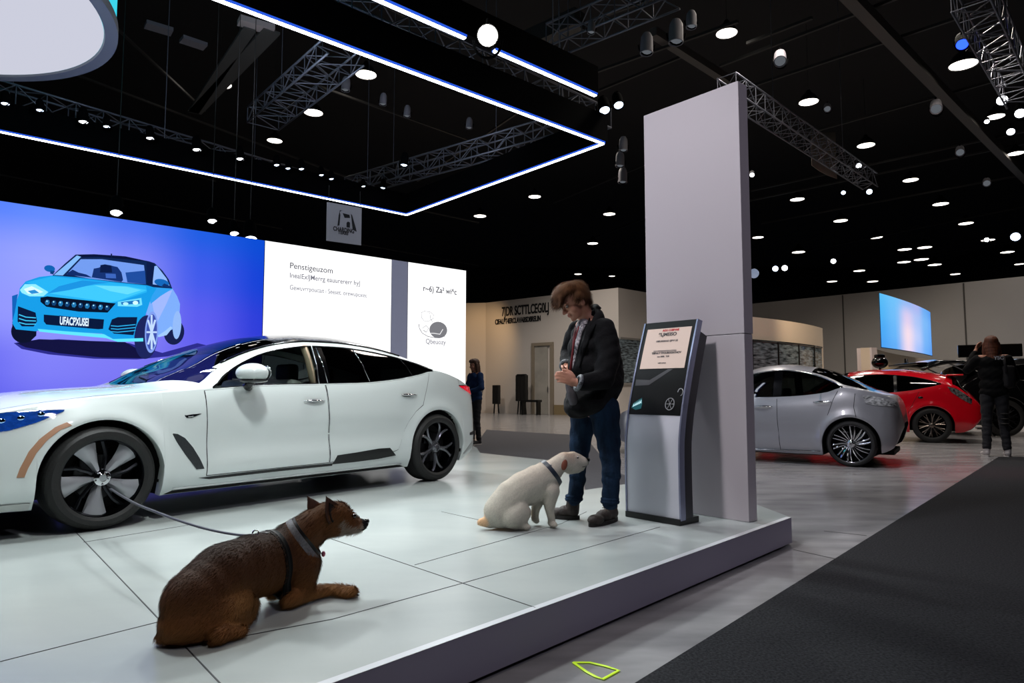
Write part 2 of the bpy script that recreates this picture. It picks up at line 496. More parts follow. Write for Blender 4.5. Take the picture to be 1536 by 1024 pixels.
    def line(s, pts, r, off=0, side=-1, n=6, dens=12, flat=1.0):
        L = []
        for i in range(len(pts)-1):
            for k in range(dens):
                f = k/dens; x = pts[i][0]*(1-f)+pts[i+1][0]*f; z = pts[i][1]*(1-f)+pts[i+1][1]*f
                L.append(V((x, side*(s.Y(x, z)+off), z)))
        x, z = pts[-1]; L.append(V((x, side*(s.Y(x, z)+off), z)))
        mb = MB(); mb.tube(L, r, n, flat=flat); return mb
    def glassline(s, xs, which, r, side=-1, off=.0, f=None):
        L = []
        for x in xs:
            c = s.column(x); p = c[13] if which == 'belt' else (c[16] if which == 'dlo' else c[which])
            L.append(V((p.x, side*(p.y+off), p.z)))
        mb = MB(); mb.tube(L, r, 6); return mb
    def wells(s, root):
        for xw in (0, s.WB):
            for sg in (-1, 1):
                y1 = s.Y(xw, s.wz+s.Ra)-.05; mb = MB(); r = s.Ra+.003
                P = [[V((xw+r*cos(a), sg*y, s.wz+r*sin(a))) for y in (y1, y1-.36)] for a in [pi*1.12*i/24-pi*.06 for i in range(25)]]
                mb.grid(P)
                c = V((xw, sg*(y1-.36), s.wz)); o = len(mb.v)
                mb.v += [tuple(c)]+[tuple(p[1]) for p in P]; mb.f += [(o, o+1+i, o+2+i) for i in range(24)]; mb.m += [0]*24
                mb.build('wheel_well', M_well, root)
        b = MB(); W = s.hw(s.WB/2)
        b.box(((s.WB)/2, 0, s.S['sill']+.05), (s.WB-2*s.Ra-.02, 2*W-.1, .08))
        b.box((s.x0+.5, 0, s.S['sill']+.07), (.5, 1.4, .06)); b.box((s.x1-.75, 0, s.S['sill']+.1), (.3, 1.0, .06))
        b.box((s.WB/2, 0, s.S['sill']+.06), (s.WB+1.0, 1.0, .06))
        b.build('underbody', M_well, root)
    def cabin(s, root, seatM, xf, xr, zf=.34, dash=None, head=M_seatd):
        dx = xf-.75
        b = MB(); b.rbox((xf-.95, 0, .68), (.5, 1.36, .3), .08); b.build('dashboard', mat('dashboard', '1b1e22', .6), root, True)
        b = MB(); cs = V((xf-.62, -.36, .76)); pts = [cs+V((.06*sin(a)*.9, .17*cos(a), .17*sin(a))) for a in [2*pi*i/24 for i in range(25)]]
        b.tube(pts, .014, 8, False); b.tube([cs-V((0, .16, 0)), cs, cs+V((0, .16, 0))], .016, 6); b.tube([cs, cs+V((-.25, 0, -.06))], .025, 8)
        b.build('steering_wheel', M_black, root, True)
        for (x, ys, w) in ((xf, (-.37, .37), .5), (xr, (-.38, .38), .6)):
            for y in ys:
                st = MB(); st.rbox((x-.16, y, .44), (.5, w, .16), .06, 3)
                st.rbox((x+.16, y, .72), (.13, w*.92, .52), .055, 3, Matrix.Rotation(radians(14), 3, 'Y'))
                o = st.build('seat', seatM, root, True)
                hd = MB(); hd.rbox((x+.25, y, 1.03), (.1, .25, .17), .045, 3); hd.tube([(x+.23, y-.06, .9), (x+.24, y-.06, 1.0)], .008); hd.tube([(x+.23, y+.06, .9), (x+.24, y+.06, 1.0)], .008)
                hd.build('headrest', head, o, True)

def handle(car, root, x, z, w=.2, M=None, side=-1):
    y = car.Y(x, z)
    b = MB(); b.ball((x, side*(y-.002), z-.004), (w*.5, .008, .026), 20, 8); o = b.build('door_handle', M_satin if M is None else M, root, True)
    c = MB(); pts = [(x-w*.5+w*i/8, side*(y+.012+.010*sin(pi*i/8)), z+.004) for i in range(9)]
    c.tube(pts, [.004+.007*sin(pi*i/8) for i in range(9)], 8); c.build('grip', M_chrome, o, True)

# ---------- the white car ----------
def white_car():
    a = on_z(149, 794, PZ); d = V((.62336, .78193)); n = V((-.78193, .62336))
    W = .95
    o2 = V((a.x, a.y)) + n*(W-.045)
    root = thing('electric_car', 'white four-door fastback car with black roof parked on the bright display platform', 'car', (o2.x, o2.y, PZ+.002), atan2(d.y, d.x))
    S = dict(ends=(-.95, 3.76), wb=3.0, R=.325, Ra=.368, sill=.16, W=W, cowl=.74, bend=.33, split=[1.7], keys=[.7, .74, .78, 1.66, 1.72, 2.12, 3.0, 1.42, 3.3],
        zb=[(-.95, .50), (-.93, .36), (-.88, .24), (-.8, .18), (-.4, .165), (3.4, .165), (3.5, .2), (3.62, .27), (3.7, .36), (3.74, .46), (3.76, .56)],
        belt=[(-.95, .54), (-.93, .6), (-.85, .66), (-.7, .705), (-.5, .745), (-.25, .80), (0, .835), (.4, .868), (.74, .895), (1.2, .925), (1.72, .938), (2.1, .95), (2.5, .985), (2.8, 1.035), (2.98, 1.07), (3.1, 1.065), (3.35, 1.01), (3.52, .95), (3.66, .885), (3.71, .82), (3.745, .7), (3.76, .6)],
        dlo=[(-.95, .541), (-.93, .601), (-.7, .707), (-.25, .803), (.4, .87), (.73, .9), (.85, 1.0), (1.0, 1.09), (1.2, 1.175), (1.45, 1.235), (1.7, 1.262), (1.95, 1.264), (2.2, 1.25), (2.5, 1.21), (2.8, 1.145), (3.0, 1.083), (3.1, 1.067), (3.52, .955), (3.71, .825), (3.76, .602)],
        zc=[(-.95, .56), (-.9, .68), (-.75, .775), (-.5, .83), (-.2, .875), (.1, .90), (.42, .925), (.6, 1.0), (.8, 1.095), (1.0, 1.20), (1.25, 1.30), (1.5, 1.365), (1.8, 1.40), (2.1, 1.405), (2.4, 1.385), (2.8, 1.30), (3.2, 1.165), (3.5, 1.03), (3.62, .975), (3.68, .93), (3.73, .8), (3.76, .62)],
        hw=[(-.95, .45), (-.9, .66), (-.8, .8), (-.6, .885), (-.3, .925), (0, .935), (.5, .94), (1.6, .945), (2.6, .945), (3.1, .94), (3.4, .915), (3.6, .86), (3.7, .76), (3.76, .58)],
        dents=[(.5, 2.75, .3, .68, .022)])
    car = Car(S)
    paint = mat('white_car_paint', 'dfe7e5', .24, coat=.8)
    def cls(x, zone, u):
        if zone == 'gap': zone = 'low'
        if zone == 'low': return ('body', paint)
        if zone == 'glass':
            if x < .74: return ('body', paint)
            if 1.66 < x < 1.75: return ('door_pillar', M_gloss)
            if x > 3.0: return ('body', paint)
            return ('side_window', G_clear) if x < 1.72 else ('rear_side_window', G_dark)
        if u < (.17 if x > .9 else .11): return ('body', paint)
        if x < .74: return ('body', paint)
        if x < 1.42: return ('windshield', G_wind)
        if x < 3.3: return ('roof_panel', M_gloss)
        return ('body', paint)
    P = car.build(root, paint, cls)
    seam = mat('panel_gap', '101214', .8)
    # doors: dark gap patch below, painted panel above
    def door(nm, x0, x1, top0, top1, bot0, bot1, rear=None):
        tp = [(x0+(x1-x0)*i/10, car.zbelt(x0+(x1-x0)*i/10)-.006) for i in range(11)]
        bt = [(x0+.01+(x1-x0)*i/10, bot0+(bot1-bot0)*i/10) for i in range(11)]
        if rear: tp, bt = rear
        g = 6/1000
        return tp, bt
    def zt(x): return car.zbelt(x)-.008
    fd_t = [(.665+(1.705-.665)*i/12, zt(.665+(1.705-.665)*i/12)) for i in range(13)]
    fd_b = [(.675+(1.725-.675)*i/12, .272+.006*i/12) for i in range(13)]
    def inset(L1, L2, g):
        A = [(x, z-g*.3) for x, z in L1]; B = [(x, z+g) for x, z in L2]
        A[0] = (A[0][0]+g, A[0][1]); A[-1] = (A[-1][0]-g, A[-1][1]); B[0] = (B[0][0]+g, B[0][1]); B[-1] = (B[-1][0]-g, B[-1][1])
        return A, B
    rd_t = [(1.71+(2.93-1.71)*i/12, zt(1.71+(2.93-1.71)*i/12)) for i in range(13)]
    # rear door lower edge: sill to x=2.52, then sweeps up round the arch
    rd_b = [(1.73, .278), (1.9, .282), (2.1, .288), (2.3, .3), (2.48, .33), (2.535, .43), (2.57, .52), (2.62, .60), (2.70, .68), (2.80, .74)]
    for nm, t_, b_ in (('front_door', fd_t, fd_b), ('rear_door', rd_t, rd_b)):
        for side in (-1, 1):
            g = car.patch(t_, b_, .0015, 44, 16, side, .004)
            A, B = inset(t_, b_, .005)
            p = car.patch(A, B, .0035, 44, 16, side, .003); dp = p.build(nm, paint, root, 60)
            g.build('door_gap', seam, dp)
            if side < 0:
                if nm == 'front_door': handle(car, dp, 1.57, .79)
                else: handle(car, dp, 2.62, .835)
    # bonnet shut line and fender line
    L = []
    for i in range(30):
        x = -.75+1.42*i/29; c = car.column(x); p = c[17]; L.append(V((p.x, -p.y*.965, p.z+.001+ (c[18].z-c[17].z)*.3)))
    mb = MB(); mb.tube(L, .0022, 5); mb.build('bonnet_gap', seam, root)
    # window trim
    for side in (-1, 1):
        xs = [.74+(3.0-.74)*i/50 for i in range(51)]
        car.glassline(xs, 'belt', .007, side, .003).build('window_trim', M_dgrey, root, True)
        car.glassline(xs, 'dlo', .0065, side, .003).build('window_trim', M_gloss, root, True)
        L = car.glassline([.95+(2.72-.95)*i/40 for i in range(41)], 19, .011, side, .006); L.build('roof_rail', M_gloss, root, True)
        # chrome strips on the pillars
        for x, tl, r, mt in ((1.655, .02, .006, M_satin), (1.745, -.03, .004, M_chrome), (2.2, -.09, .004, M_chrome), (2.72, -.1, .004, M_gloss)):
            c0 = car.column(x+abs(tl)*(-1 if tl > 0 else 1)*0); b = c0[13]; c1 = car.column(x+tl); t = c1[16]
            mb = MB(); mb.tube([(b.x, side*(b.y+.004), b.z), ((b.x+t.x)/2, side*((b.y+t.y)/2+.024), (b.z+t.z)/2), (t.x, side*(t.y+.004), t.z)], r, 6)
            mb.build('window_divider', mt, root, True)
    # side vent behind front wheel, sill blade, sill insert
    vt = [(.43, .585), (.46, .58), (.51, .55), (.57, .48), (.62, .40), (.655, .325)]
    vb = [(.425, .58), (.44, .55), (.47, .50), (.51, .44), (.56, .375), (.6, .325)]
    car.patch(vt, vb, .003, 24, 6).build('side_vent', mat('vent_mesh', '33383b', .5, noise=(300, .7)), root, 60, label='dark grey wedge-shaped side vent')
    car.patch([(.62, .262), (1.2, .27), (1.76, .27)], [(.7, .245), (1.2, .25), (1.76, .25)], .004, 30, 3).build('sill_trim', M_black, root, 60)
    car.patch([(1.80, .335), (2.0, .345), (2.25, .362), (2.38, .36)], [(1.76, .262), (2.0, .262), (2.25, .268), (2.46, .285)], .006, 30, 4).build('sill_insert', M_black, root, 60, label='black ribbed insert in the sill below the rear door')
    car.line([(.45, .2), (1.2, .2), (2.55, .2)], .008, .0).build('sill_edge', mat('sill_grey', 'b8bdbd', .4), root, True)
    # headlamp
    lt = [(-.64, .73), (-.5, .752), (-.36, .762), (-.22, .762)]; lb = [(-.62, .63), (-.5, .645), (-.36, .69), (-.225, .752)]
    hl = car.patch(lt, lb, .004, 24, 8).build('headlight', mat('headlight_lens', '0b2a6a', .05, coat=1, emit='1e5fd8', es=.25, noise=(26, 1.0, (1, 1, 2), '020617')), root, 60, label='blue-tinted narrow headlight')
    for x, z in ((-.53, .70), (-.44, .715), (-.34, .735)):
        b = MB(); b.ball((x, -(car.Y(x, z)+.004), z), (.022, .006, .016), 12, 8); b.build('lamp_element', mat('lamp_element', '9cc8ff', .05, 1), hl, True)
    # orange side marker on the arch front
    mk = [(-.19, .665), (-.25, .64), (-.32, .58), (-.37, .51), (-.41, .42), (-.425, .37)]
    mk2 = [(-.215, .685), (-.275, .658), (-.352, .592), (-.405, .52), (-.447, .42), (-.46, .37)]
    car.patch(mk2, mk, .004, 24, 3).build('side_marker', mat('amber_marker', 'b08468', .35), root, 60, label='pale amber curved side marker')
    # intake shadow of the front bumper, painted as a grey patch
    car.patch([(-.75, .5), (-.6, .45), (-.56, .36)], [(-.78, .4), (-.66, .33), (-.6, .25)], .003, 10, 4).build('intake_shade', mat('bumper_shadow_grey', '9a9ba3', .5), root, 60)
    car.patch([(-.82, .215), (-.6, .212), (-.385, .212)], [(-.82, .18), (-.6, .172), (-.385, .17)], .008, 20, 3).build('front_splitter', mat('splitter_white', 'c9ccc8', .4), root, 60)
    # badge on the fender
    car.patch([(.51, .705), (.56, .712), (.63, .716)], [(.525, .688), (.56, .69), (.59, .70)], .004, 10, 3).build('fender_badge', M_dgrey, root, True)
    car.patch([(.53, .704), (.57, .706)], [(.535, .694), (.57, .695)], .007, 4, 2).build('badge_inlay', M_chrome, root, True)
    # tail lamp and rear bumper marks
    tt = [(3.37, .928), (3.5, .932), (3.6, .922), (3.69, .9)]; tb = [(3.38, .92), (3.5, .875), (3.6, .845), (3.69, .83)]
    car.patch(tt, tb, .004, 18, 6).build('tail_light', mat('tail_lamp_red', 'b0061c', .1, coat=1, emit='e0102c', es=.6), root, 60, label='red wedge tail light')
    car.patch([(3.36, .938), (3.5, .94), (3.7, .915)], [(3.36, .931), (3.5, .933), (3.7, .905)], .004, 14, 2).build('tail_light_trim', M_gloss, root, 60)
    car.patch([(3.52, .44), (3.6, .45), (3.66, .46)], [(3.52, .415), (3.6, .415), (3.66, .42)], .003, 8, 2).build('rear_reflector', M_black, root, 60)
    car.patch([(3.42, .24), (3.55, .33), (3.62, .36)], [(3.44, .22), (3.56, .27), (3.64, .31)], .003, 8, 2).build('rear_bumper_vent', mat('bumper_vent', '9c9f9e', .4), root, 60)
    # roof aerial
    mb = MB(); c = car.column(2.75); mb.rbox((2.86, 0, 1.27), (.12, .04, .05), .012); mb.build('roof_aerial', paint, root, True)
    # mirrors
    for side in (-1, 1):
        x, z = .98, .965; y = car.Y(x, .9)
        b = MB(); b.ball((x-.02, side*(y+.14), z+.045), (.12, .125, .075), 26, 16)
        cap = b.build('mirror', paint, root, True)
        for v in cap.data.vertices:
            if v.co.z < z+.0: v.co.z = z+.0+(v.co.z-z)*.25
            if v.co.x > x+.05: v.co.x = x+.05+(v.co.x-x-.05)*.35
        b = MB(); b.ball((x-.015, side*(y+.14), z-.008), (.108, .11, .022), 22, 8)
        b.tube([(x+.0, side*(y+.08), z-.01), (x+.01, side*(y+.03), z-.045), (x+.03, side*(y-.015), z-.06)], [.03, .03, .04], 10)
        b.build('mirror_base', M_gloss, cap, True)
        b = MB(); b.ball((x+.072, side*(y+.15), z+.05), (.006, .095, .055), 18, 8); b.build('mirror_glass', M_chrome, cap, True)
    car.wells(root)
    car.cabin(root, mat('pale_seat_leather', 'a8a39a', .5), 1.42, 2.35)
    for side in (-1, 1):
        pil = MB()   # inner lining of the door pillar seen through the front window
        c = car.column(1.62); L = [V((p.x, side*(p.y-.03), p.z)) for p in c[13:17]]; pil.tube(L, .03, 8)
        pil.build('pillar_lining', mat('pillar_lining_beige', 'b59a80', .7), root, True)
    for side in (-1, 1):
        y = .94-.11
        wheel(root, (0, side*y, .325), .325, .245, .23, 'paddle', mat('rim_dark', '1a1b1f', .18, .9), mat('paddle_spoke_grey', '9a9ba0', .35, .35), side, 5, radians(40))
        wheel(root, (3.0, side*y, .325), .325, .245, .23, 'twin', mat('rim_dark', '1a1b1f', .18, .9), mat('rear_spoke', '77787e', .2, .7), side, 5, radians(62))
    return root, car
white_root, white = white_car()
# ---------- camera and world ----------
cam = bpy.data.cameras.new('camera'); cam.lens = 36*F/1536; cam.sensor_width = 36; cam.clip_end = 300
co = bpy.data.objects.new('camera', cam); COL.objects.link(co); co.location = (0, 0, CAMH)
co.rotation_euler = (pi/2+PITCH, 0, 0); SC.camera = co
w = bpy.data.worlds.new('hall_dark'); SC.world = w; w.use_nodes = True
w.node_tree.nodes['Background'].inputs[0].default_value = lin('9aa2b8'); w.node_tree.nodes['Background'].inputs[1].default_value = .045
vs_ = SC.view_settings; vs_.view_transform = 'Standard'; vs_.look = 'None'; vs_.exposure = .12; vs_.gamma = 1
SC.cycles.max_bounces = 6; SC.cycles.diffuse_bounces = 2; SC.cycles.glossy_bounces = 3; SC.cycles.transparent_max_bounces = 12
SC.cycles.caustics_reflective = False; SC.cycles.caustics_refractive = False; SC.cycles.sample_clamp_indirect = 4
# ---------- floors ----------
def struct(o, kind='structure'): o['kind'] = kind; return o
M_floor = mat('polished_concrete', 'a09fa0', .2, noise=(1.3, .6, (1, 3, 1), '605f63'), bump=(14, .04), spec=.45)
fl = MB(); fl.box((6, 18, -.05), (60, 50, .1)); struct(fl.build('floor', M_floor))
def floor_strip(u0, v0, u1, v1, z, wd=.006):
    a, b = on_z(u0, v0, z), on_z(u1, v1, z); d = (b-a).normalized(); n = V((-d.y, d.x, 0))*wd/2
    m = MB(); h = V((0, 0, .0012)); m.add([a-n-h, a+n-h, b+n-h, b-n-h, a-n+h, a+n+h, b+n+h, b-n+h], [(0, 1, 2, 3), (7, 6, 5, 4), (0, 4, 5, 1), (1, 5, 6, 2), (2, 6, 7, 3), (3, 7, 4, 0)]); return m
M_joint = mat('joint_dark', '2e2f31', .7)
for k, (a, b) in enumerate((((1190, 824), (1262, 840)), ((1236, 796), (1300, 803)), ((1262, 840), (1330, 850)))):
    struct(floor_strip(*a, *b, 0, .012).build('trim_%d' % (k+1), M_joint))
# carpet at the right, angled
M_carpet = mat('charcoal_carpet', '3a3b3e', .95, noise=(85, .9, (1, 1, 1), '1b1b1e'), bump=(160, .8), spec=.1)
cp = MB()
p0 = on_z(960, 1024, 0); p1 = on_z(1498, 686, 0); dd = (p1-p0).normalized(); s0 = p0-dd*4; far = p1; r1 = on_z(1536, 685, 0)+V((9, 0, 0))
pts = [s0, far, r1, V((r1.x, s0.y, 0))]
cp.prism([(p.x, p.y) for p in pts], 0.0, .012)
cpo = cp.build('carpet', M_carpet, None, org=(0, 0, 0), label='charcoal carpet runner edging the polished concrete aisle', cat='carpet')
cp = MB(); q = [V(t) for t in ((-.7, 18.6), (1.5, 16.4), (1.6, 13.9), (1.35, 9.0), (1.76, 7.2), (1.04, 6.55), (.7, 6.22), (.88, 8.4), (-.34, 9.78), (-.42, 10.7), (-.72, 12.4))]
cp.prism([(p.x, p.y) for p in q], 0.0, .008)
cp.build('carpet', mat('grey_aisle_carpet', '4a4a50', .9, noise=(8, .4, (1, 4, 1), '303034'), bump=(120, .4)), None, label='dark grey aisle carpet behind the white dog and the display platform', cat='carpet')
# green tape mark on the floor
tape = [(860, 993), (885, 993), (910, 999), (928, 1005), (904, 1018), (893, 1014), (880, 1007)]
m = MB(); P = [on_z(u, v, .004) for u, v in tape]; m.tube(P+[P[0]], .007, 6, flat=.3)
m.build('tape_mark', mat('lime_tape', 'c3e61e', .5, emit='b8e020', es=.25), None, label='lime green fan-shaped outline marked on the floor below the platform', cat='floor mark')
# ---------- platform ----------
root_p = thing('display_platform', 'white tiled display platform with thick lavender-grey edge under the white car', 'platform', (0, 3, 0))
M_plat = mat('platform_tile', 'b4bab8', .22, noise=(.8, .6, (1, 2.2, 1), '98a1a0'), spec=.45)  # mottle mixes darker tile patches with soft shadows put into the colour
M_platside = mat('platform_edge_paint', '8f8a9c', .5)
F0, F1 = on_z(500, 1024, PZ), on_z(1187, 776, PZ); fd = (F1-F0).normalized()
A = F0-fd*3.4
inner = [F1, on_z(1023, 714, PZ), on_z(930, 727, PZ), on_z(868, 736, PZ), on_z(862, 694, PZ), on_z(720, 679, PZ)]
bk = inner[-1]; wdir = V((-.743, -.669, 0)); back1 = V((-.9, 11.8, PZ)); back2 = back1+wdir*11
poly = [A]+inner+[V((-.55, 10.6, PZ)), back1, back2, V((-10, 3, PZ)), V((-6, -.6, PZ))]
tm = MB(); tm.prism([(p.x, p.y-3) for p in poly], .02, PZ); tm.mi = 0
top = tm.build('platform_body', [M_platside, M_plat], root_p)
for p in top.data.polygons:
    if p.normal.z > .9: p.material_index = 1
kk = MB(); kk.prism([(p.x*.985-.03, (p.y-3)*.985+.05) for p in poly], 0.0, .03); kk.build('plinth_recess', M_well, root_p)
# bright edging along the front lip
e = MB(); nn = V((-fd.y, fd.x, 0))
e.add([V((p.x, p.y-3, p.z)) for p in (A+V((0, 0, .0015)), F1+V((0, 0, .0015)), F1+nn*.035+V((0, 0, .0015)), A+nn*.035+V((0, 0, .0015)))], [(0, 1, 2, 3)])
e.build('edge_strip', mat('edge_strip_white', 'd7d9de', .25), root_p)
seams = [((113, 797), (345, 1040)), ((0, 992), (247, 930)), ((497, 808), (803, 911)), ((622, 847), (842, 785)), ((842, 785), (880, 767)), ((500, 928), (695, 874)), ((695, 874), (990, 790)), ((125, 813), (290, 786)), ((662, 767), (725, 781)), ((290, 968), (500, 928))]
for a, b in seams:
    s_ = floor_strip(*a, *b, PZ+.0006, .0045 if a in ((113, 797), (497, 808), (290, 968)) else .0028); s_.v = [(p[0], p[1]-3, p[2]) for p in s_.v]; s_.build('panel_seam', M_joint, root_p)
# ---------- tower ----------
to = on_z(1123.6, 783.6, PZ); tr = thing('display_tower', 'tall pale lavender-grey freestanding tower wall behind the information kiosk', 'tower', (to.x, to.y, PZ), atan2(.745, -.667))
M_tow = mat('tower_paint', 'b9b2b8', .6)
t = MB(); t.box((.405, -.055, .6355), (.81, .11, 1.269)); bevel(t.build('lower_panel', M_tow, tr), .003)
t = MB(); t.box((.405, -.055, 1.272), (.80, .1, .004)); t.build('panel_joint', M_joint, tr)
t = MB(); t.box((.408, -.0605, 2.164), (.816, .121, 1.78)); bevel(t.build('upper_panel', M_tow, tr), .003)
# ---------- video walls behind the white car ----------
SO = V((-.83, 12.0)); SD = V((-.745, -.667)); SN = V((.667, -.745))   # SN faces the aisle
def SW(s, z, off=0): return V((SO.x+SD.x*s+SN.x*off, SO.y+SD.y*s+SN.y*off, z))
def spx(u, v, off=0):
    s, z = on_wall(u, v, SO, SD); return SW(s, z, off)
def vcol_mat(name, strength=1):
    if name in MATS: return MATS[name]
    m = bpy.data.materials.new(name); m.use_nodes = True; nt = m.node_tree; nt.nodes.clear()
    a = nt.nodes.new('ShaderNodeAttribute'); a.attribute_name = 'Col'
    e = nt.nodes.new('ShaderNodeEmission'); e.inputs[1].default_value = strength
    o = nt.nodes.new('ShaderNodeOutputMaterial'); nt.links.new(a.outputs[0], e.inputs[0]); nt.links.new(e.outputs[0], o.inputs[0])
    MATS[name] = m; return m
def gradient_panel(name, pf, ctrl, parent, org, nu=24, nv=16, mt=None, strength=1):
    """screen image: pf(f,g)->world, ctrl rows of hex colours"""
    R = len(ctrl); K = len(ctrl[0]); C = [[lin(c) for c in r] for r in ctrl]
    mb = MB(); P = [[pf(i/nu, j/nv)-V(org) for j in range(nv+1)] for i in range(nu+1)]; mb.grid(P)
    o = mb.build(name, mt or vcol_mat('screen_image'), parent, True)
    at = o.data.color_attributes.new('Col', 'FLOAT_COLOR', 'POINT'); k = 0
    for i in range(nu+1):
        for j in range(nv+1):
            x = i/nu*(K-1); y = j/nv*(R-1); a = min(K-2, int(x)); b = min(R-2, int(y)); p = sst(0, 1, x-a); q = sst(0, 1, y-b)
            c = [((C[b][a][t]*(1-p)+C[b][a+1][t]*p)*(1-q)+(C[b+1][a][t]*(1-p)+C[b+1][a+1][t]*p)*q) for t in range(3)]
            at.data[k].color = (*c, 1); k += 1
    return o
M_cab = mat('screen_cabinet', '0a0a0d', .5); M_greyp = mat('grey_wall_panel', '8b8ca0', .6)
def screen_box(name, label, s0, s1, cat='screen', z1=3.23):
    base = SW((s0+s1)/2, PZ, 0); r = thing(name, label, cat, base)
    mb = MB(); P = [SW(s0, 0, -.005), SW(s1, 0, -.005), SW(s1, 0, -.3), SW(s0, 0, -.3)]
    mb.prism([(p.x-base.x, p.y-base.y) for p in P], 0, z1-PZ); mb.build('cabinet', M_cab, r); return r, base
def flat(parent, name, pts, col, org, s=1.0, f=None):
    mb = MB(); f = f or (lambda p: p); P = [f(p)-V(org) for p in pts]; mb.add(P, [tuple(range(len(P)))])
    return mb.build(name, glow('img_'+col+('_%g' % s), col, s), parent)
# blue screen with a pictured car
br, bb = screen_box('video_wall', 'big blue and violet video wall picturing a turquoise car above the bonnet of the white car', 3.665, 9.6)
ctrl = [['4a6cf0', '4f7bf6', '5d86f7', '4a70ec', '1f5bdc', '0c4ace'],
        ['6f80f4', '8593f8', '959ff9', '8186f2', '3f58e4', '1540d0'],
        ['7a80f4', '8c90f8', '9296f8', '8b88f2', '5a5ae8', '2b3bd2'],
        ['4c55e2', '5d60ea', '7d7df2', '7a76ee', '6660e8', '3e38cc'],
        ['4048d8', '4c50e0', '6464e8', '6a66e8', '5a52e0', '3a30c4']]
sL = 9.6; sR = 3.665
gradient_panel('display', lambda f, g: SW(sL+(sR-sL)*f, 3.225-(3.225-.78)*g, .002), [[r[0], r[0], r[0]]+r[1:] for r in ctrl], br, bb, 40, 20)
def art(pts, off, col, s=1.0, name='picture_shape'):
    return flat(br, name, [(x*.293, 280+y*.293) for x, y in pts], col, bb, s, lambda p: spx(p[0], p[1], off))
def artline(pts, off, r, col, s=1.0, name='picture_line'):
    mb = MB(); mb.tube([spx(x*.293, 280+y*.293, off)-bb for x, y in pts], r, 5, flat=1); return mb.build(name, glow('img_'+col+('_%g' % s), col, s), br)
def ell(cx, cy, rx, ry, rot=0, n=28, a0=0, a1=2*pi):
    return [(cx+rx*cos(a)*cos(rot)-ry*sin(a)*sin(rot), cy+rx*cos(a)*sin(rot)+ry*sin(a)*cos(rot)) for a in [a0+(a1-a0)*i/n for i in range(n+(0 if a1-a0 > 6.2 else 1))]]
D = .004
art([(70, 800), (130, 790), (300, 780), (660, 800), (830, 850), (1010, 800), (1060, 812), (860, 868), (700, 884), (480, 880), (250, 858), (110, 830)], D, '2a2a86')
art([(85, 800), (200, 780), (640, 795), (740, 850), (740, 878), (520, 874), (300, 852), (130, 822)], D*1.5, '10103c')
art(ell(118, 740, 62, 60)+[], D*2, '0b1230'); art([(62, 690), (64, 770), (90, 795), (150, 795), (185, 762), (188, 700)], D*2.2, '0a0f2a')
art(ell(890, 745, 52, 64, .15), D*2, '141c4a'); art(ell(903, 708, 22, 72, .05), D*6, '8fb4ef')
# body side and rear
art([(745, 505), (880, 520), (905, 560), (920, 600), (918, 640), (905, 720), (870, 735), (800, 770), (745, 640)], D*3, '7aa8f2')
art([(770, 560), (880, 530), (850, 600), (800, 700), (790, 660)], D*3.4, '9bb2f8')
art([(745, 505), (885, 520), (820, 560), (770, 600)], D*3.6, '2f9be8')
# roof, glass
art([(270, 452), (330, 395), (385, 348), (480, 346), (620, 355), (760, 382), (790, 392), (830, 430), (862, 475), (880, 522), (745, 512), (500, 480), (262, 460)], D*4, '0c2350')
art([(275, 452), (395, 350), (415, 358), (320, 455)], D*4.4, '7fb6f5')
art([(340, 448), (412, 372), (520, 372), (735, 402), (745, 500), (650, 492), (450, 470)], D*4.6, '6f97e8')
art([(385, 350), (480, 347), (640, 357), (770, 385), (640, 372), (500, 360), (420, 362)], D*4.8, '071238')
art([(468, 465), (478, 420), (505, 415), (525, 402), (570, 405), (600, 412), (620, 440), (628, 478), (620, 488)], D*5, '14306e')
art([(340, 445), (370, 425), (400, 440), (440, 450), (470, 466), (345, 452)], D*5, '0f2a66'); art([(640, 440), (690, 435), (740, 430), (745, 500), (650, 490)], D*5, '1d4a9a')
art([(512, 402), (535, 398), (568, 404), (572, 440), (510, 440)], D*5.3, '091a44'); art([(538, 445), (590, 447), (592, 470), (540, 468)], D*5.4, '3a62b8')
art([(780, 410), (800, 405), (850, 470), (868, 512), (780, 500)], D*4.8, '8ab2f4'); art([(748, 385), (790, 392), (778, 500), (748, 505)], D*5.1, '0a1a44')
# mirrors
art(ell(252, 420, 28, 17, .15), D*6, '0e5fae'); art([(255, 430), (280, 432), (270, 450), (255, 446)], D*6, '083a74'); art(ell(825, 492, 38, 18, .2), D*6, '1263b4'); art([(838, 496), (872, 510), (868, 522), (825, 508)], D*6.2, '0b2f6a')
# main body front
art([(100, 520), (130, 485), (200, 462), (262, 455), (400, 465), (600, 490), (750, 505), (800, 520), (775, 560), (745, 650), (730, 790), (600, 792), (560, 770), (520, 752), (205, 735), (180, 740), (80, 730), (62, 700), (72, 620), (95, 550)], D*5, '1598e0')
art([(130, 490), (262, 460), (500, 484), (745, 510), (750, 540), (600, 590), (560, 596), (210, 565), (240, 545), (180, 505)], D*5.5, '25aeec')
art([(240, 545), (330, 520), (480, 505), (650, 510), (750, 530), (600, 585), (560, 592)], D*5.8, '3dc3f4'); art([(300, 510), (420, 480), (560, 492), (480, 500), (350, 530), (240, 548)], D*6, '1a8fdb')
art([(480, 505), (640, 512), (720, 530), (650, 552), (560, 535)], D*6.2, '63d6fa')
art([(60, 560), (90, 550), (75, 640), (62, 690)], D*6, '0f5fb4')
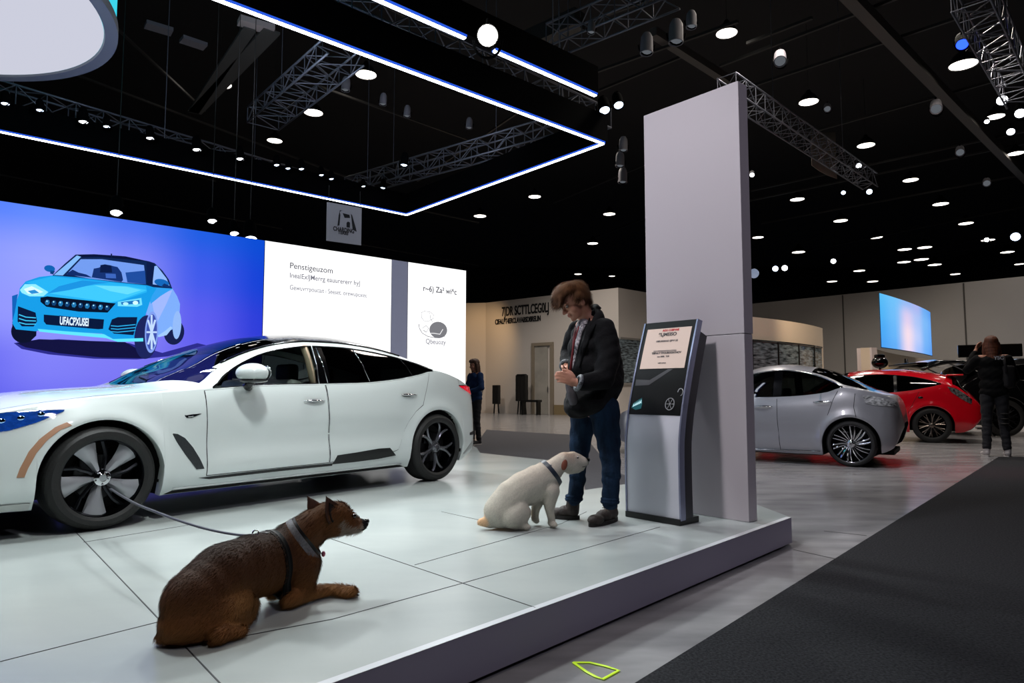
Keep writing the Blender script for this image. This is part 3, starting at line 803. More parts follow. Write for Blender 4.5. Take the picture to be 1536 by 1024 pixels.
# grilles
art([(205, 568), (240, 562), (590, 598), (548, 645), (400, 640), (235, 615), (205, 590)], D*7, '041028')
for x in range(240, 550, 34):
    y = 585+(x-240)*.09; art(ell(x, y+8, 13, 15, .2, 6), D*7.4, '1d6fa8' if (x//34) % 2 else '0f3f72'); art(ell(x-2, y+2, 4, 4, 0, 8), D*7.8, '9fe4ff')
art([(222, 655), (530, 680), (525, 728), (500, 730), (330, 715), (235, 706), (222, 690)], D*7, '06163a')
art([(90, 612), (180, 645), (188, 690), (170, 716), (110, 715), (88, 690)], D*7, '07183c'); art([(570, 680), (600, 668), (700, 668), (696, 700), (680, 760), (580, 752), (552, 730)], D*7, '07183c')
for k in range(3):
    artline([(95, 655+k*20), (130, 668+k*18), (182, 672+k*16)], D*7.6, .006, '3fc2f2'); artline([(565, 712+k*15), (600, 715+k*15), (690, 706+k*15)], D*7.6, .006, '2aa8e4')
art([(190, 728), (330, 740), (530, 755), (575, 780), (730, 775), (730, 792), (600, 794), (540, 775), (330, 756), (200, 742)], D*7.2, '5fe0f8')
# lamps
art([(100, 530), (125, 500), (180, 500), (245, 540), (220, 562), (150, 562), (110, 545)], D*7.4, '8fe6ff'); art([(120, 525), (160, 510), (220, 540), (180, 552), (140, 548)], D*7.8, 'd8f8ff'); art([(140, 535), (175, 528), (200, 545), (160, 550)], D*8, '2a8ad0')
art([(600, 590), (720, 570), (725, 605), (700, 615), (600, 612)], D*7.4, '6fd8f8'); art([(615, 592), (710, 580), (712, 600), (620, 605)], D*7.8, '1c70b8'); art(ell(690, 595, 14, 10), D*8.1, 'd0f6ff'); art(ell(640, 600, 14, 8), D*8.1, 'b0ecff')
# near front wheel
art(ell(745, 770, 60, 112, .06), D*6.4, '1a2258'); art(ell(772, 745, 34, 106, .05), D*8.4, '7d9ae8'); art(ell(772, 745, 27, 92, .05), D*8.8, '3c4fa6')
for k in range(8):
    a = 2*pi*k/8; artline([(772, 745), (772+26*cos(a), 745+88*sin(a))], D*9.4, .012, 'bcd4ff')
art([(800, 765), (840, 740), (870, 715), (880, 722), (850, 760), (810, 770)], D*6.6, '9cc4f8')
artline([(567, 368), (567, 345)], D*9, .008, '0a1a40')
# number plate
art([(300, 660), (446, 675), (444, 722), (302, 706)], D*8, '0e2a5c')
def wall_text(txt, u, v, uh, col, parent, org, size, off=.006, bold=0, sx=1, s=1.0, mt=None):
    me = text_mesh(txt, size, mt or glow('img_'+col+('_%g' % s), col, s), bold=bold, sx=sx, ext=.0008)
    p = spx(u, v, off); xa = V((-SD.x, -SD.y, 0)); M = Matrix.Translation(p-org) @ Matrix((( xa.x, 0, SN.x, 0), (xa.y, 0, SN.y, 0), (0, 1, 0, 0), (0, 0, 0, 1)))
    return place(me, 'lettering', M, parent)
wall_text('UFACPXUSEI', 302*.293, 280+705*.293, 0, 'dff2ff', br, bb, .13, D*8.8, .004, .4)
# white text screen
wr, wb_ = screen_box('video_wall', 'wide glowing white screen with three lines of grey lettering above the roof of the white car', 1.55, 3.655)
mb = MB(); mb.add([p-wb_ for p in (SW(1.55, .78, .002), SW(3.655, .78, .002), SW(3.655, 3.225, .002), SW(1.55, 3.225, .002))], [(3, 2, 1, 0)]); mb.build('display', glow('white_screen', 'ffffff', 1.25), wr)
wall_text('Penstigeuzom', 434, 402, 0, '55555e', wr, wb_, .125, .006, .0012, 1.0)
wall_text('InealExIJMerrg eauurererr hyJ', 434, 416, 0, '74747f', wr, wb_, .107, .006, .0014, .9)
wall_text('Gewuvrrpoucait i Seeset. orewupoxec', 434, 434, 0, '7c7c88', wr, wb_, .1, .006, .001, .82)
# grey panel between the screens
gr, gb = screen_box('wall_panel', 'plain blue-grey panel between the two glowing white screens', 1.235, 1.545, 'panel')
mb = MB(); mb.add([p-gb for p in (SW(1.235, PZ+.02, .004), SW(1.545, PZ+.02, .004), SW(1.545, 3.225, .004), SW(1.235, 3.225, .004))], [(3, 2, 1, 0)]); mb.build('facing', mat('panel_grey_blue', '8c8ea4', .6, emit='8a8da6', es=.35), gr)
nr, nb = screen_box('video_wall', 'narrow glowing white screen with a small grey sketch at the right end of the screen wall', 0, 1.225)
mb = MB(); mb.add([p-nb for p in (SW(0, .78, .002), SW(1.225, .78, .002), SW(1.225, 3.225, .002), SW(0, 3.225, .002))], [(3, 2, 1, 0)]); mb.build('display', glow('white_screen', 'ffffff', 1.25), nr)
wall_text('r~6) Za² wi^c', 634, 436, 0, '606068', nr, nb, .14, .006, .003, .92)
wall_text('Qbeuozy', 638, 515, 0, '8d8d96', nr, nb, .12, .006, .002, .95)
def nart(pts, off, col): return flat(nr, 'sketch_shape', [(390+x*.293, 340+y*.293) for x, y in pts], col, nb, 1, lambda p: spx(p[0], p[1], off))
nart(ell(912, 528, 46, 42, .25), .004, '77777c'); 
def nline(pts, r, col='6a6a72'):
    mb = MB(); mb.tube([spx(390+x*.293, 340+y*.293, .006)-nb for x, y in pts], r, 5); return mb.build('sketch_line', glow('img_'+col, col), nr)
nline([(825, 440), (840, 432), (870, 436), (888, 450), (885, 470), (865, 482), (840, 482), (826, 465), (825, 440)], .004); nline([(868, 440), (872, 470), (882, 488)], .004)
nline([(812, 498), (815, 520), (830, 545), (860, 562), (900, 568), (945, 560)], .006); nline([(812, 498), (830, 510), (840, 530), (865, 545), (890, 545), (920, 550), (935, 525)], .007, 'e8e8ea')
nline([(830, 520), (850, 505), (862, 520), (850, 540), (835, 530)], .005)
# ---------- hall walls ----------
M_wallw = mat('warm_white_wall', 'd0c9c3', .8, noise=(.25, .25, (1, 1, 1), 'bab2aa'))
M_wallg = mat('grey_beige_wall', 'aaa6a2', .8, noise=(.3, .25, (1, 1, 1), '8d8780'))
def wall(name, pts, z1, mt, th=.2, z0=0):
    mb = MB(); n = len(pts)
    A = [V((p[0], p[1])) for p in pts]
    off = []
    for i in range(n):
        d = (A[min(i+1, n-1)]-A[max(0, i-1)]).normalized(); off.append(V((-d.y, d.x))*th)
    poly = [(p.x, p.y) for p in A]+[(p.x+o.x, p.y+o.y) for p, o in zip(A[::-1], off[::-1])]
    mb.prism(poly, z0, z1); o = mb.build(name, mt); fix_normals(o); return struct(o)
wall('wall_back', [(-14, 35), (-1.3, 33.2), (4.5, 28.3), (11, 34.4)], 5.43, M_wallw)
wall('wall_right', [(11.0, 34.7), (19.6, 25.4), (27, 17.3)], 5.43, M_wallg)
for k, (u, v0, v1) in enumerate(((1266, 444, 560), (1449, 424, 520))):
    pass
# dark hall shell beyond the booths
M_shell = mat('dark_hall_paint', '0d0d10', .9)
wall('wall_rear', [(-32, 62), (40, 62)], 12.6, M_shell, .3)
wall('wall_left', [(-24, 62), (-24, -8)], 12.6, M_shell, -.3)
wall('wall_east', [(38, 62), (38, -8)], 12.6, M_shell, .3)
wall('wall_front', [(-24, -7.5), (38, -7.5)], 12.6, M_shell, -.3)
mb = MB(); mb.box((7, 27, 12.55), (64, 72, .1)); struct(mb.build('ceiling', mat('ceiling_black', '1e1d1f', .9)))
# seams in the right wall
for u in (1266, 1449):
    wd = V((19.6-11, 25.4-34.7)).normalized(); s, z = on_wall(u, 500, V((11.0, 34.7)), wd); p = V((11.0, 34.7))+wd*s; nv = V((wd.y, -wd.x))
    mb = MB(); mb.box((p.x+nv.x*.01, p.y+nv.y*.01, 2.7), (.05, .03, 5.4), rz=atan2(wd.y, wd.x)); struct(mb.build('trim_%d' % (5+(u > 1300)), mat('wall_joint_grey', '4a4744', .8)))
# lettering on the back wall
WO = V((-1.3, 33.2)); WD = V((4.5+1.3, 28.3-33.2)).normalized(); WN = V((WD.y, -WD.x))
def bpx(u, v, off=.02):
    s, z = on_wall(u, v, WO, WD); p = WO+WD*s+WN*off; return V((p.x, p.y, z))
def back_text(txt, u, v, size, bold, sx, label, name='wall_lettering', ang=0):
    p = bpx(u, v); me = text_mesh(txt, size, mat('black_lettering', '17171a', .5), name, bold, .01, sx)
    M = Matrix(((WD.x, 0, WN.x, 0), (WD.y, 0, WN.y, 0), (0, 1, 0, 0), (0, 0, 0, 1))); me.transform(M)
    o = bpy.data.objects.new(name, me); COL.objects.link(o); o.location = p
    return tag(o, label, 'sign')
back_text('7JDR SCTTLCEG0LJ', 753, 474, .62, .012, .55, 'large condensed black lettering on the warm white back wall')
back_text('CIFALPT4ERCLAVABSDBRELIN', 743, 486.5, .34, .01, .62, 'smaller second row of black lettering on the warm white back wall')
# doorway in the back wall
dA, dB = bpx(801, 600, 0), bpx(829, 600, 0)
dw = (dB-dA).length; dmid = (dA+dB)/2; zt_ = bpx(815, 518, 0).z
dr = thing('door_1', None, None, (dmid.x, dmid.y, 0), atan2(WD.y, WD.x)); dr['kind'] = 'structure'
for a_ in ('label', 'category'):
    if a_ in dr: del dr[a_]
mb = MB(); 
for sx in (-1, 1): mb.box((sx*(dw/2), -.03, zt_/2), (.16, .14, zt_))
mb.box((0, -.03, zt_+.06), (dw+.16, .14, .14)); mb.build('frame', mat('door_frame_tan', '8d8272', .6), dr)
mb = MB(); mb.box((-.1, -.02, zt_/2), (dw-.3, .05, zt_-.02)); mb.build('leaf', mat('door_leaf', 'b2aea6', .35, noise=(1.2, .3)), dr)
mb = MB(); mb.tube([(dw*.28, -.06, 1.0), (dw*.28, -.06, 1.25)], .02, 8); mb.build('handle', M_satin, dr)
# tan skirting right of the door
a_, b_ = bpx(832, 620, .03), bpx(880, 620, .03); mb = MB(); mb.box(((a_.x+b_.x)/2, (a_.y+b_.y)/2, .22), ((b_-a_).length, .05, .44), rz=atan2(WD.y, WD.x)); struct(mb.build('baseboard_back', mat('skirting_tan', '8d7b5a', .6)))
# folded stanchions / leaning stands against the back wall
def stand(u, top, w, label, n, kind):
    p = bpx(u, 618, .6); zt2 = bpx(u, top, .6).z; r = thing(kind, label, 'stand', (p.x, p.y, 0), atan2(WD.y, WD.x))
    mb = MB(); mb.rbox((0, 0, zt2*.66), (w, .18, zt2*.66), .03)
    for k in range(3): mb.box((-w/2+w*(k+.5)/3, -.1, zt2*.66), (.02, .03, zt2*.6))
    mb.build('case', mat('stand_black', '1c1b1a', .5), r)
    for k in range(n):
        x = -w*.4+w*.8*k/max(1, n-1); mb = MB(); mb.tube([(x, 0, .005), (x*.7, 0, zt2*.4)], .035, 8); mb.build('leg', M_black, r)
    return r, zt2
stand(757, 577, .38, 'short black stand on two legs against the back wall', 2, 'folded_stand')
r_, z_ = stand(795, 562, .62, 'tall stacked black frame on legs in front of the doorway', 4, 'folded_stand')
mb = MB(); mb.rbox((0, 0, z_*.98), (.5, .2, .12), .04); mb.build('top_bracket', M_black, r_)
p = bpx(815, 618, .9); tb_ = thing('low_bench', 'low black bench standing across the doorway', 'bench', (p.x, p.y, 0), atan2(WD.y, WD.x))
mb = MB(); mb.box((0, 0, .62), (1.0, .3, .1)); mb.build('seat', M_black, tb_)
for x in (-.42, .42): mb = MB(); mb.box((x, 0, .285), (.07, .25, .57)); mb.build('leg', M_black, tb_)
# ---------- booth wall behind the man: glossy display window ----------
M_disp = mat('display_window', '1a2024', .1, noise=(3.5, 1.0, (1, 1, 5), '90a2ac'), spec=.8)  # pale noise in the colour stands in for reflections
WD2 = V((11-4.5, 34.4-28.3)).normalized(); WO2 = V((4.5, 28.3)); WN2 = V((WD2.y, -WD2.x))
def cpx(u, v, off=.03):
    s, z = on_wall(u, v, WO2, WD2); p = WO2+WD2*s+WN2*off; return V((p.x, p.y, z))
a_, b_ = cpx(929, 575), cpx(1010, 508); L = hypot(b_.x-a_.x, b_.y-a_.y)
cen = V(((a_.x+b_.x)/2, (a_.y+b_.y)/2)); zl, zh = cpx(929, 574).z, cpx(929, 508).z
rt = thing('display_window', 'dark reflective display window in the back wall seen between the man and the kiosk', 'window', (cen.x, cen.y, zl), atan2(WD2.y, WD2.x))
mb = MB(); mb.box((0, 0, (zh-zl)/2), (L, .06, zh-zl)); mb.build('pane', M_disp, rt)
mb = MB(); mb.box((0, -.02, zh-zl+.03), (L, .1, .08)); mb.box((0, -.02, -.04), (L, .12, .08)); mb.build('frame', mat('window_frame_grey', '8a8782', .5), rt)
# ---------- curved booth on the right ----------
M_booth = mat('booth_beige', 'd8cbba', .7)
def arc(p0, p1, bow, n=16):
    p0, p1 = V(p0), V(p1); d = p1-p0; nn_ = V((-d.y, d.x)).normalized(); return [p0+d*i/n+nn_*bow*4*(i/n)*(1-i/n) for i in range(n+1)]
def booth(name, label, p0, p1, bow, z1, mt, th=.25, z0=0, cat='booth wall'):
    A = arc(p0, p1, bow); c = V(((p0[0]+p1[0])/2, (p0[1]+p1[1])/2, z0)); B = []
    for i, p in enumerate(A):
        d = (A[min(i+1, len(A)-1)]-A[max(0, i-1)]).normalized(); B.append(p+V((-d.y, d.x))*th)
    r = thing(name, label, cat, c); mb = MB(); mb.prism([(p.x-c.x, p.y-c.y) for p in A+B[::-1]], 0, z1-z0)
    o = mb.build('wall_panel', mt, r, 30); fix_normals(o); return r, A, c
b1p0, b1p1 = at_y(1060, 500, 16.2), at_y(1234, 500, 20.2)
rt, A, c = booth('exhibition_booth', 'curved cream booth wall with a dark display window above the silver car', (b1p0.x, b1p0.y), (b1p1.x, b1p1.y), -.35, 2.95, M_booth)
mb = MB(); P = []
for p, q in zip(A[:-1], A[1:]): pass
AA = [p+V((.02, -.06)) for p in A[:-1]]
P = [[V((p.x-c.x, p.y-c.y, z)) for z in (1.5, 1.9, 2.32)] for p in AA]; mb.grid(P); mb.build('display_window', M_disp, rt)
mb = MB(); mb.tube([V((p.x-c.x, p.y-c.y, 2.34)) for p in AA], .03, 6); mb.build('window_head', M_gloss, rt)
for i in range(1, len(AA), 3):
    mb = MB(); p = AA[i]; mb.box((p.x-c.x, p.y-c.y-.02, 1.91), (.03, .03, .84)); mb.build('mullion', M_black, rt)
# low wall with a curved blue screen above
q0, q1 = at_y(1308, 520, 19.6), at_y(1397, 540, 27)
rt2, A2, c2 = booth('low_partition', 'low cream partition wall under the curved light blue screen', (q0.x, q0.y), (q1.x, q1.y), .25, 2.33, M_booth, .3, cat='partition')
q2 = at_y(1285, 520, 20.0)
rt2b, _, _ = booth('partition_end', 'pinkish white end panel of the low partition left of the curved blue screen', (q2.x, q2.y), (q0.x-.03, q0.y-.03), .02, 2.33, mat('partition_end_white', 'cdc3c6', .7), .2, cat='partition')
s0_, s1_ = at_y(1318, 441, 19.9), at_y(1394.5, 470, 24.8)
A3 = arc((s0_.x, s0_.y), (s1_.x, s1_.y), -.12, 20); c3 = V(((s0_.x+s1_.x)/2, (s0_.y+s1_.y)/2, 2.34))
rs = thing('curved_screen', 'curved light blue screen with a pale pink glow standing on the low cream partition', 'screen', c3)
def pf3(f, g):
    i = f*20; a = min(19, int(i)); p = A3[a]*(1-(i-a))+A3[a+1]*(i-a); return V((p.x, p.y-.04, 3.97-(3.97-2.36)*g))
cc = [['58b8f0', '6fbcf2', '8fb4ee', 'a8b0e8', '6aa8ec', '5a9ae8'], ['4fb0f0', '6fb8f2', 'd8c8e8', 'a8c0f0', '7ab4f0', '6aa8f0'], ['48a4ee', '68b2f2', 'f0d8e4', 'b8c8f4', '74b0f0', '64a4ee'], ['4a9cec', '60a8f0', 'e8d4e8', 'a0bcf4', '6aa8f0', '5a98ea']]
gradient_panel('display', pf3, cc, rs, c3, 20, 12)
mb = MB(); B3 = [p+V((.12, .14)) for p in A3]; mb.prism([(p.x-c3.x, p.y-c3.y) for p in A3+B3[::-1]], .0, 1.64); fix_normals(mb.build('cabinet', M_cab, rs))
# items on the low partition: emblem and camera-like object
p = at_y(1355, 548, 22.5); e = thing('emblem_sign', 'small dark emblem of slanted strokes mounted on the low cream partition', 'sign', (p.x, p.y, 1.9), atan2(q1.y-q0.y, q1.x-q0.x))
for k, (x0, x1) in enumerate(((-.28, -.2), (-.2, -.02), (-.02, .05), (.05, .22), (.22, .26))):
    pass
mb = MB(); mb.tube([(-.28, -.1, -.18), (-.2, -.1, .22), (-.02, -.1, -.12), (.1, -.1, .22), (.2, -.1, -.18)], .025, 6); mb.build('emblem', M_dgrey, e)
p = at_y(1320, 552, 16.3); e = thing('camera_head', 'small black camera-like device standing above the roof of the red car', 'camera', (p.x, p.y, 0))
mb = MB(); mb.ball((0, 0, 1.75), (.19, .15, .15), 16, 10); mb.rbox((0, 0, 1.9), (.2, .16, .1), .03); mb.build('housing', M_gloss, e, True)
mb = MB(); mb.tube([(0, 0, 0), (0, 0, 1.65)], .03, 8); mb.tube([(0, 0, .015), (.3, 0, .015)], .03, 6); mb.build('post', M_black, e)
# ---------- other cars ----------
def other_car(name, label, contact, az, S, paint, wstyle, wn, wmats, anchor='rear', gl=G_dark):
    r = V((-sin(radians(az)), -cos(radians(az)))); n = V((-r.y, r.x)); W = S['W']
    o2 = V((contact.x, contact.y)) + n*(W-.045) - r*(S['wb'] if anchor == 'rear' else 0)
    root = thing(name, label, 'car', (o2.x, o2.y, 0), atan2(r.y, r.x)); car = Car(S)
    k = S['k']
    def cls(x, zone, u):
        if zone in ('gap', 'low'): return ('body', paint)
        if zone == 'glass':
            if x < k['dlo0'] or x > k['dlo1']: return ('body', paint)
            if any(a < x < b for a, b in k['pil']): return ('door_pillar', M_gloss)
            return ('side_window', gl)
        if u < .11: return ('body', paint)
        if x < S['cowl']: return ('body', paint)
        if x < k['hdr']: return ('windshield', G_wind)
        if x < k['rw0']: return ('roof_panel', paint if not k.get('broof') else M_gloss)
        if x < k['rw1']: return ('rear_window', G_dark)
        return ('body', paint)
    car.build(root, paint, cls)
    seam = mat('panel_gap', '101214', .8)
    for side in (-1, 1):
        for nm, L in k['seams']: car.line(L, .004, -.001, side).build(nm, seam, root)
        xs = [k['dlo0']+(k['dlo1']-k['dlo0'])*i/50 for i in range(51)]
        car.glassline(xs, 'belt', .008, side, .003).build('window_trim', k['trim'], root, True)
        car.glassline(xs, 'dlo', .008, side, .003).build('window_trim', k['trim'], root, True)
    for x, z, w_ in k['handles']: handle(car, root, x, z, w_, M_chrome)
    car.wells(root); car.cabin(root, M_seatd, k['seatx'], k['seatx']+.9)
    for side in (-1, 1):
        for xw in (0, S['wb']):
            wheel(root, (xw, side*(W-.12), S['R']), S['R'], S['R']*k.get('rr', .76), .22, wstyle, wmats[0], wmats[1], side, wn, .2)
    return root, car
S2 = dict(ends=(-.9, 3.48), wb=2.85, R=.325, Ra=.372, sill=.13, W=.92, cowl=.72, bend=.3, split=[1.86], keys=[.72, 1.2, 1.8, 1.92, 2.4, 2.76],
    zb=[(-.9, .45), (-.85, .3), (-.7, .2), (-.3, .15), (.5, .14), (2.5, .15), (3.2, .2), (3.36, .27), (3.41, .36), (3.45, .48), (3.48, .56)],
    belt=[(-.9, .5), (-.85, .62), (-.6, .74), (-.2, .84), (.3, .9), (.72, .93), (1.2, .955), (1.8, .975), (2.2, 1.0), (2.55, 1.05), (2.76, 1.115), (2.9, 1.1), (3.1, 1.03), (3.28, .98), (3.40, .93), (3.44, .84), (3.465, .72), (3.48, .6)],
    dlo=[(-.9, .502), (-.6, .742), (.3, .902), (.73, .94), (.9, 1.05), (1.15, 1.2), (1.5, 1.34), (1.9, 1.385), (2.2, 1.35), (2.45, 1.28), (2.65, 1.19), (2.78, 1.12), (2.9, 1.102), (3.40, .932), (3.48, .602)],
    zc=[(-.9, .52), (-.8, .72), (-.5, .84), (0, .93), (.42, .98), (.7, 1.1), (1.0, 1.27), (1.3, 1.4), (1.6, 1.475), (1.9, 1.49), (2.2, 1.455), (2.5, 1.385), (2.8, 1.25), (3.05, 1.12), (3.25, 1.04), (3.38, 1.0), (3.42, .92), (3.45, .78), (3.48, .62)],
    hw=[(-.9, .5), (-.8, .74), (-.6, .85), (0, .90), (1.4, .915), (2.5, .92), (2.95, .905), (3.2, .85), (3.36, .74), (3.43, .58), (3.48, .4)], dents=[(.5, 2.55, .28, .62, .02)],
    k=dict(dlo0=.74, dlo1=2.76, pil=[(1.8, 1.92)], hdr=1.35, rw0=2.3, rw1=3.15, seams=[('door_gap', [(1.86, .95), (1.87, .6), (1.9, .2)]), ('door_gap', [(2.7, 1.07), (2.64, .95), (2.56, .72)]), ('bumper_gap', [(2.92, 1.03), (2.9, .84), (2.93, .7)])], handles=[(1.67, .83, .26), (2.5, .905, .26)], trim=M_chrome, seatx=1.5, rr=.8))
sil, scar = other_car('sedan_car', 'silver grey sedan parked on the concrete floor right of the tower', on_z(1278, 700, 0), -56, S2, mat('silver_paint', 'a3a4ab', .3, .35, coat=.7), 'blade', 20, (mat('rim_chrome_dark', '55555a', .15, 1), M_chrome), gl=glass('mid_tint_glass', '5d686c', .12))
M_lamp = mat('clear_lamp_chrome', 'f0f2f5', .15, .3, coat=1, noise=(22, .9, (1, 1, 2), '30343a'))
scar.patch([(3.02, 1.0), (3.12, 1.0), (3.25, .97), (3.42, .91)], [(3.05, .90), (3.16, .87), (3.3, .86), (3.43, .85)], .006, 20, 6).build('tail_light', M_lamp, sil, 60, label='clear chrome-like wraparound lamp')
scar.line([(.6, .2), (1.5, .185), (2.45, .2)], .012, .0).build('sill_chrome', M_chrome, sil, True)
S3 = dict(ends=(-.85, 3.63), wb=2.7, R=.36, Ra=.40, sill=.2, W=.92, cowl=.5, bend=.28, split=[1.26, 2.07], keys=[.5, 1.2, 1.3, 2.1, 2.9],
    zb=[(-.85, .5), (-.8, .36), (-.6, .24), (.5, .2), (2.6, .21), (3.2, .22), (3.35, .28), (3.5, .42), (3.6, .56), (3.63, .62)],
    belt=[(-.85, .55), (-.7, .8), (-.3, .9), (.5, .98), (1.2, 1.0), (1.8, 1.02), (2.3, 1.07), (2.7, 1.15), (2.92, 1.2), (3.1, 1.14), (3.3, 1.02), (3.45, .9), (3.56, .78), (3.63, .68)],
    dlo=[(-.85, .552), (-.3, .902), (.5, .985), (.7, 1.14), (1.0, 1.32), (1.3, 1.4), (1.8, 1.42), (2.3, 1.38), (2.7, 1.29), (2.93, 1.205), (3.1, 1.142), (3.45, .902), (3.63, .682)],
    zc=[(-.85, .57), (-.6, .86), (-.2, .98), (.2, 1.03), (.5, 1.2), (.8, 1.38), (1.2, 1.5), (1.7, 1.55), (2.2, 1.54), (2.6, 1.49), (3.0, 1.42), (3.18, 1.36), (3.25, 1.24), (3.4, 1.06), (3.56, .84), (3.63, .7)],
    hw=[(-.85, .5), (-.7, .76), (-.3, .88), (.5, .91), (2.7, .92), (3.0, .915), (3.3, .88), (3.5, .8), (3.63, .6)], dents=[(.4, 2.3, .3, .7, .03)],
    k=dict(dlo0=.52, dlo1=2.9, pil=[(1.22, 1.3), (2.05, 2.1)], hdr=1.15, rw0=3.1, rw1=3.35, broof=False, seams=[('door_gap', [(1.28, .95), (1.28, .6), (1.3, .3)]), ('door_gap', [(2.5, 1.05), (2.4, .85), (2.28, .6)])], handles=[(1.05, .9, .2)], trim=M_gloss, seatx=1.3, rr=.7))
red, rcar = other_car('hatchback_car', 'glossy red hatchback parked behind the silver sedan', on_z(1399, 664, 0), -60, S3, mat('red_paint', 'd40a20', .18, coat=1), 'ypair', 10, (mat('rim_dark', '1a1b1f', .18, .9), mat('bronze_grey_spoke', '8b8078', .25, .9)))
rcar.patch([(3.0, 1.16), (3.15, 1.12), (3.3, 1.01), (3.42, .9)], [(3.06, 1.05), (3.2, .93), (3.3, .86), (3.4, .8)], .006, 16, 6).build('tail_light', mat('smoked_lamp', '3a3638', .08, .6, coat=1, noise=(20, .9, (1, 1, 1), 'c8c8cc')), red, 60, label='smoked silvery wraparound tail light')
mb = MB(); mb.rbox((3.16, 0, 1.40), (.3, 1.15, .035), .014); mb.build('rear_spoiler', MATS['red_paint'], red, True)
mb = MB(); mb.ball((2.52, -(rcar.Y(2.52, .93)), .93), (.05, .012, .025), 12, 8); mb.build('fuel_cap', M_gloss, red, True)
S4 = dict(S3); S4.update(ends=(-.85, 3.65)); S4['k'] = dict(S3['k'], trim=M_black, handles=[(1.05, .9, .2)])
blk, bcar = other_car('hatchback_car', 'glossy black car with raised tailgate at the right edge behind the person in black', V((12.4, 17.7, 0)), 98, S4, mat('black_paint', '0a0a0c', .12, coat=1), 'ypair', 10, (mat('rim_dark', '1a1b1f', .18, .9), M_dgrey))
mb = MB()
blk.scale = (1.22, 1.22, 1.22)
P = [[V((3.0+1.1*f, y, 1.47+.1*sin(f*2.4)-.16*f*f-abs(y)**2*.1)) for y in [-.8+1.6*j/12 for j in range(13)]] for f in [i/10 for i in range(11)]]
mb.grid(P); o = mb.build('raised_tailgate', MATS['black_paint'], blk, True); q = o.modifiers.new('s', 'SOLIDIFY'); q.thickness = .05
mb = MB(); mb.rbox((4.05, 0, 1.42), (.2, 1.4, .05), .02); mb.build('tailgate_spoiler', M_gloss, blk, True)
for s_ in (-1, 1):
    mb = MB(); mb.tube([(3.1, s_*.6, 1.2), (3.6, s_*.62, 1.46)], .014, 8); mb.build('gas_strut', M_satin, blk)
mb = MB(); mb.rbox((3.3, 0, 1.0), (.5, 1.3, .4), .05); mb.build('boot_interior', M_seatd, blk)
bcar.patch([(3.0, 1.16), (3.15, 1.12), (3.3, 1.01), (3.42, .9)], [(3.06, 1.05), (3.2, .93), (3.3, .86), (3.4, .8)], .006, 16, 6).build('tail_light', M_lamp, blk, 60)
# black screen panel behind the black car
p = at_y(1484, 522, 19); t = thing('black_display', 'low wide black display panel standing behind the black car', 'screen', (p.x, p.y, 0), -.5)
mb = MB(); mb.rbox((0, 0, 2.2), (1.5, .1, .36), .02); mb.build('panel', M_gloss, t); mb = MB(); mb.tube([(0, .0, 0), (0, 0, 2.02)], .05, 8); mb.build('post', M_black, t)
mb = MB(); mb.box((0, 0, .02), (.8, .5, .04)); mb.build('base', M_black, t)
# ---------- LED frames ----------
G_led = glow('led_white', 'eef4ff', 9); G_ledb = glow('led_halo_blue', '2f62f0', .8)  # blue halo round the LED line, put in as a wider glowing strip
M_rig = mat('rig_black', '040405', .9, .0, spec=.05); M_truss = mat('truss_black_metal', '6a6d78', .4, .4)
Z5 = 5.0; DV = V((-.745, -.667, 0)); DC = V((.667, -.745, 0))
Bc = on_z(610, 322, Z5); Ac = on_z(905, 215, Z5); A2c = on_z(893, 143, Z5)
def strip(p, q, z, w=.045, inset=0):
    d = (q-p).normalized(); mb = MB(); c = (p+q)/2; mb.box((c.x, c.y, z), ((q-p).length, w, .03), rz=atan2(d.y, d.x)); return mb
lf = thing('led_frame', 'large hanging black rectangular frame edged with a white LED line above the platform', 'light frame', (Bc.x, Bc.y, Z5))
Lb = 10.5
Pn = [Bc+DV*Lb, Bc, Ac, Ac+DV*6.1]
def rel(p, o): return V((p.x-o.x, p.y-o.y, 0))
for a, b in ((0, 1), (1, 2), (2, 3)):
    p, q = rel(Pn[a], Bc), rel(Pn[b], Bc); strip(p, q, 0).build('led_strip', G_led, lf); strip(p, q, .014, .085).build('led_halo', G_ledb, lf)
    d = (q-p).normalized(); n = V((-d.y, d.x, 0))*-.0; c = (p+q)/2; mb = MB(); mb.box((c.x, c.y, .24), ((q-p).length+.1, .1, .44), rz=atan2(d.y, d.x)); mb.build('fascia', M_rig, lf)
for k in range(4):
    p = rel(Pn[1 if k < 2 else 2]+DV*(1.0+4*(k % 2)), Bc); mb = MB(); mb.tube([p+V((0, 0, .46)), p+V((0, 0, 7.5))], .008, 5); mb.build('suspension_cable', M_truss, lf)
lf2 = thing('led_frame', 'hanging black beam with an interrupted white LED line broken by a dazzling lamp', 'light frame', (A2c.x, A2c.y, Z5))
s1 = (on_z(745, 74, Z5)-A2c).length; s2 = (on_z(705, 52, Z5)-A2c).length
for a, b in ((0, s1), (s2, 9)):
    strip(rel(A2c+DV*a, A2c), rel(A2c+DV*b, A2c), 0).build('led_strip', G_led, lf2); strip(rel(A2c+DV*a, A2c), rel(A2c+DV*b, A2c), .014, .085).build('led_halo', G_ledb, lf2)
p, q = V((0, 0, 0)), DV*9; c = (p+q)/2; mb = MB(); mb.box((c.x, c.y, .2), (9, .1, .36), rz=atan2(DV.y, DV.x)); mb.build('fascia', M_rig, lf2)
for a in (.8, 5): mb = MB(); mb.tube([DV*a+V((0, 0, .38)), DV*a+V((0, 0, 7.5))], .008, 5); mb.build('suspension_cable', M_truss, lf2)
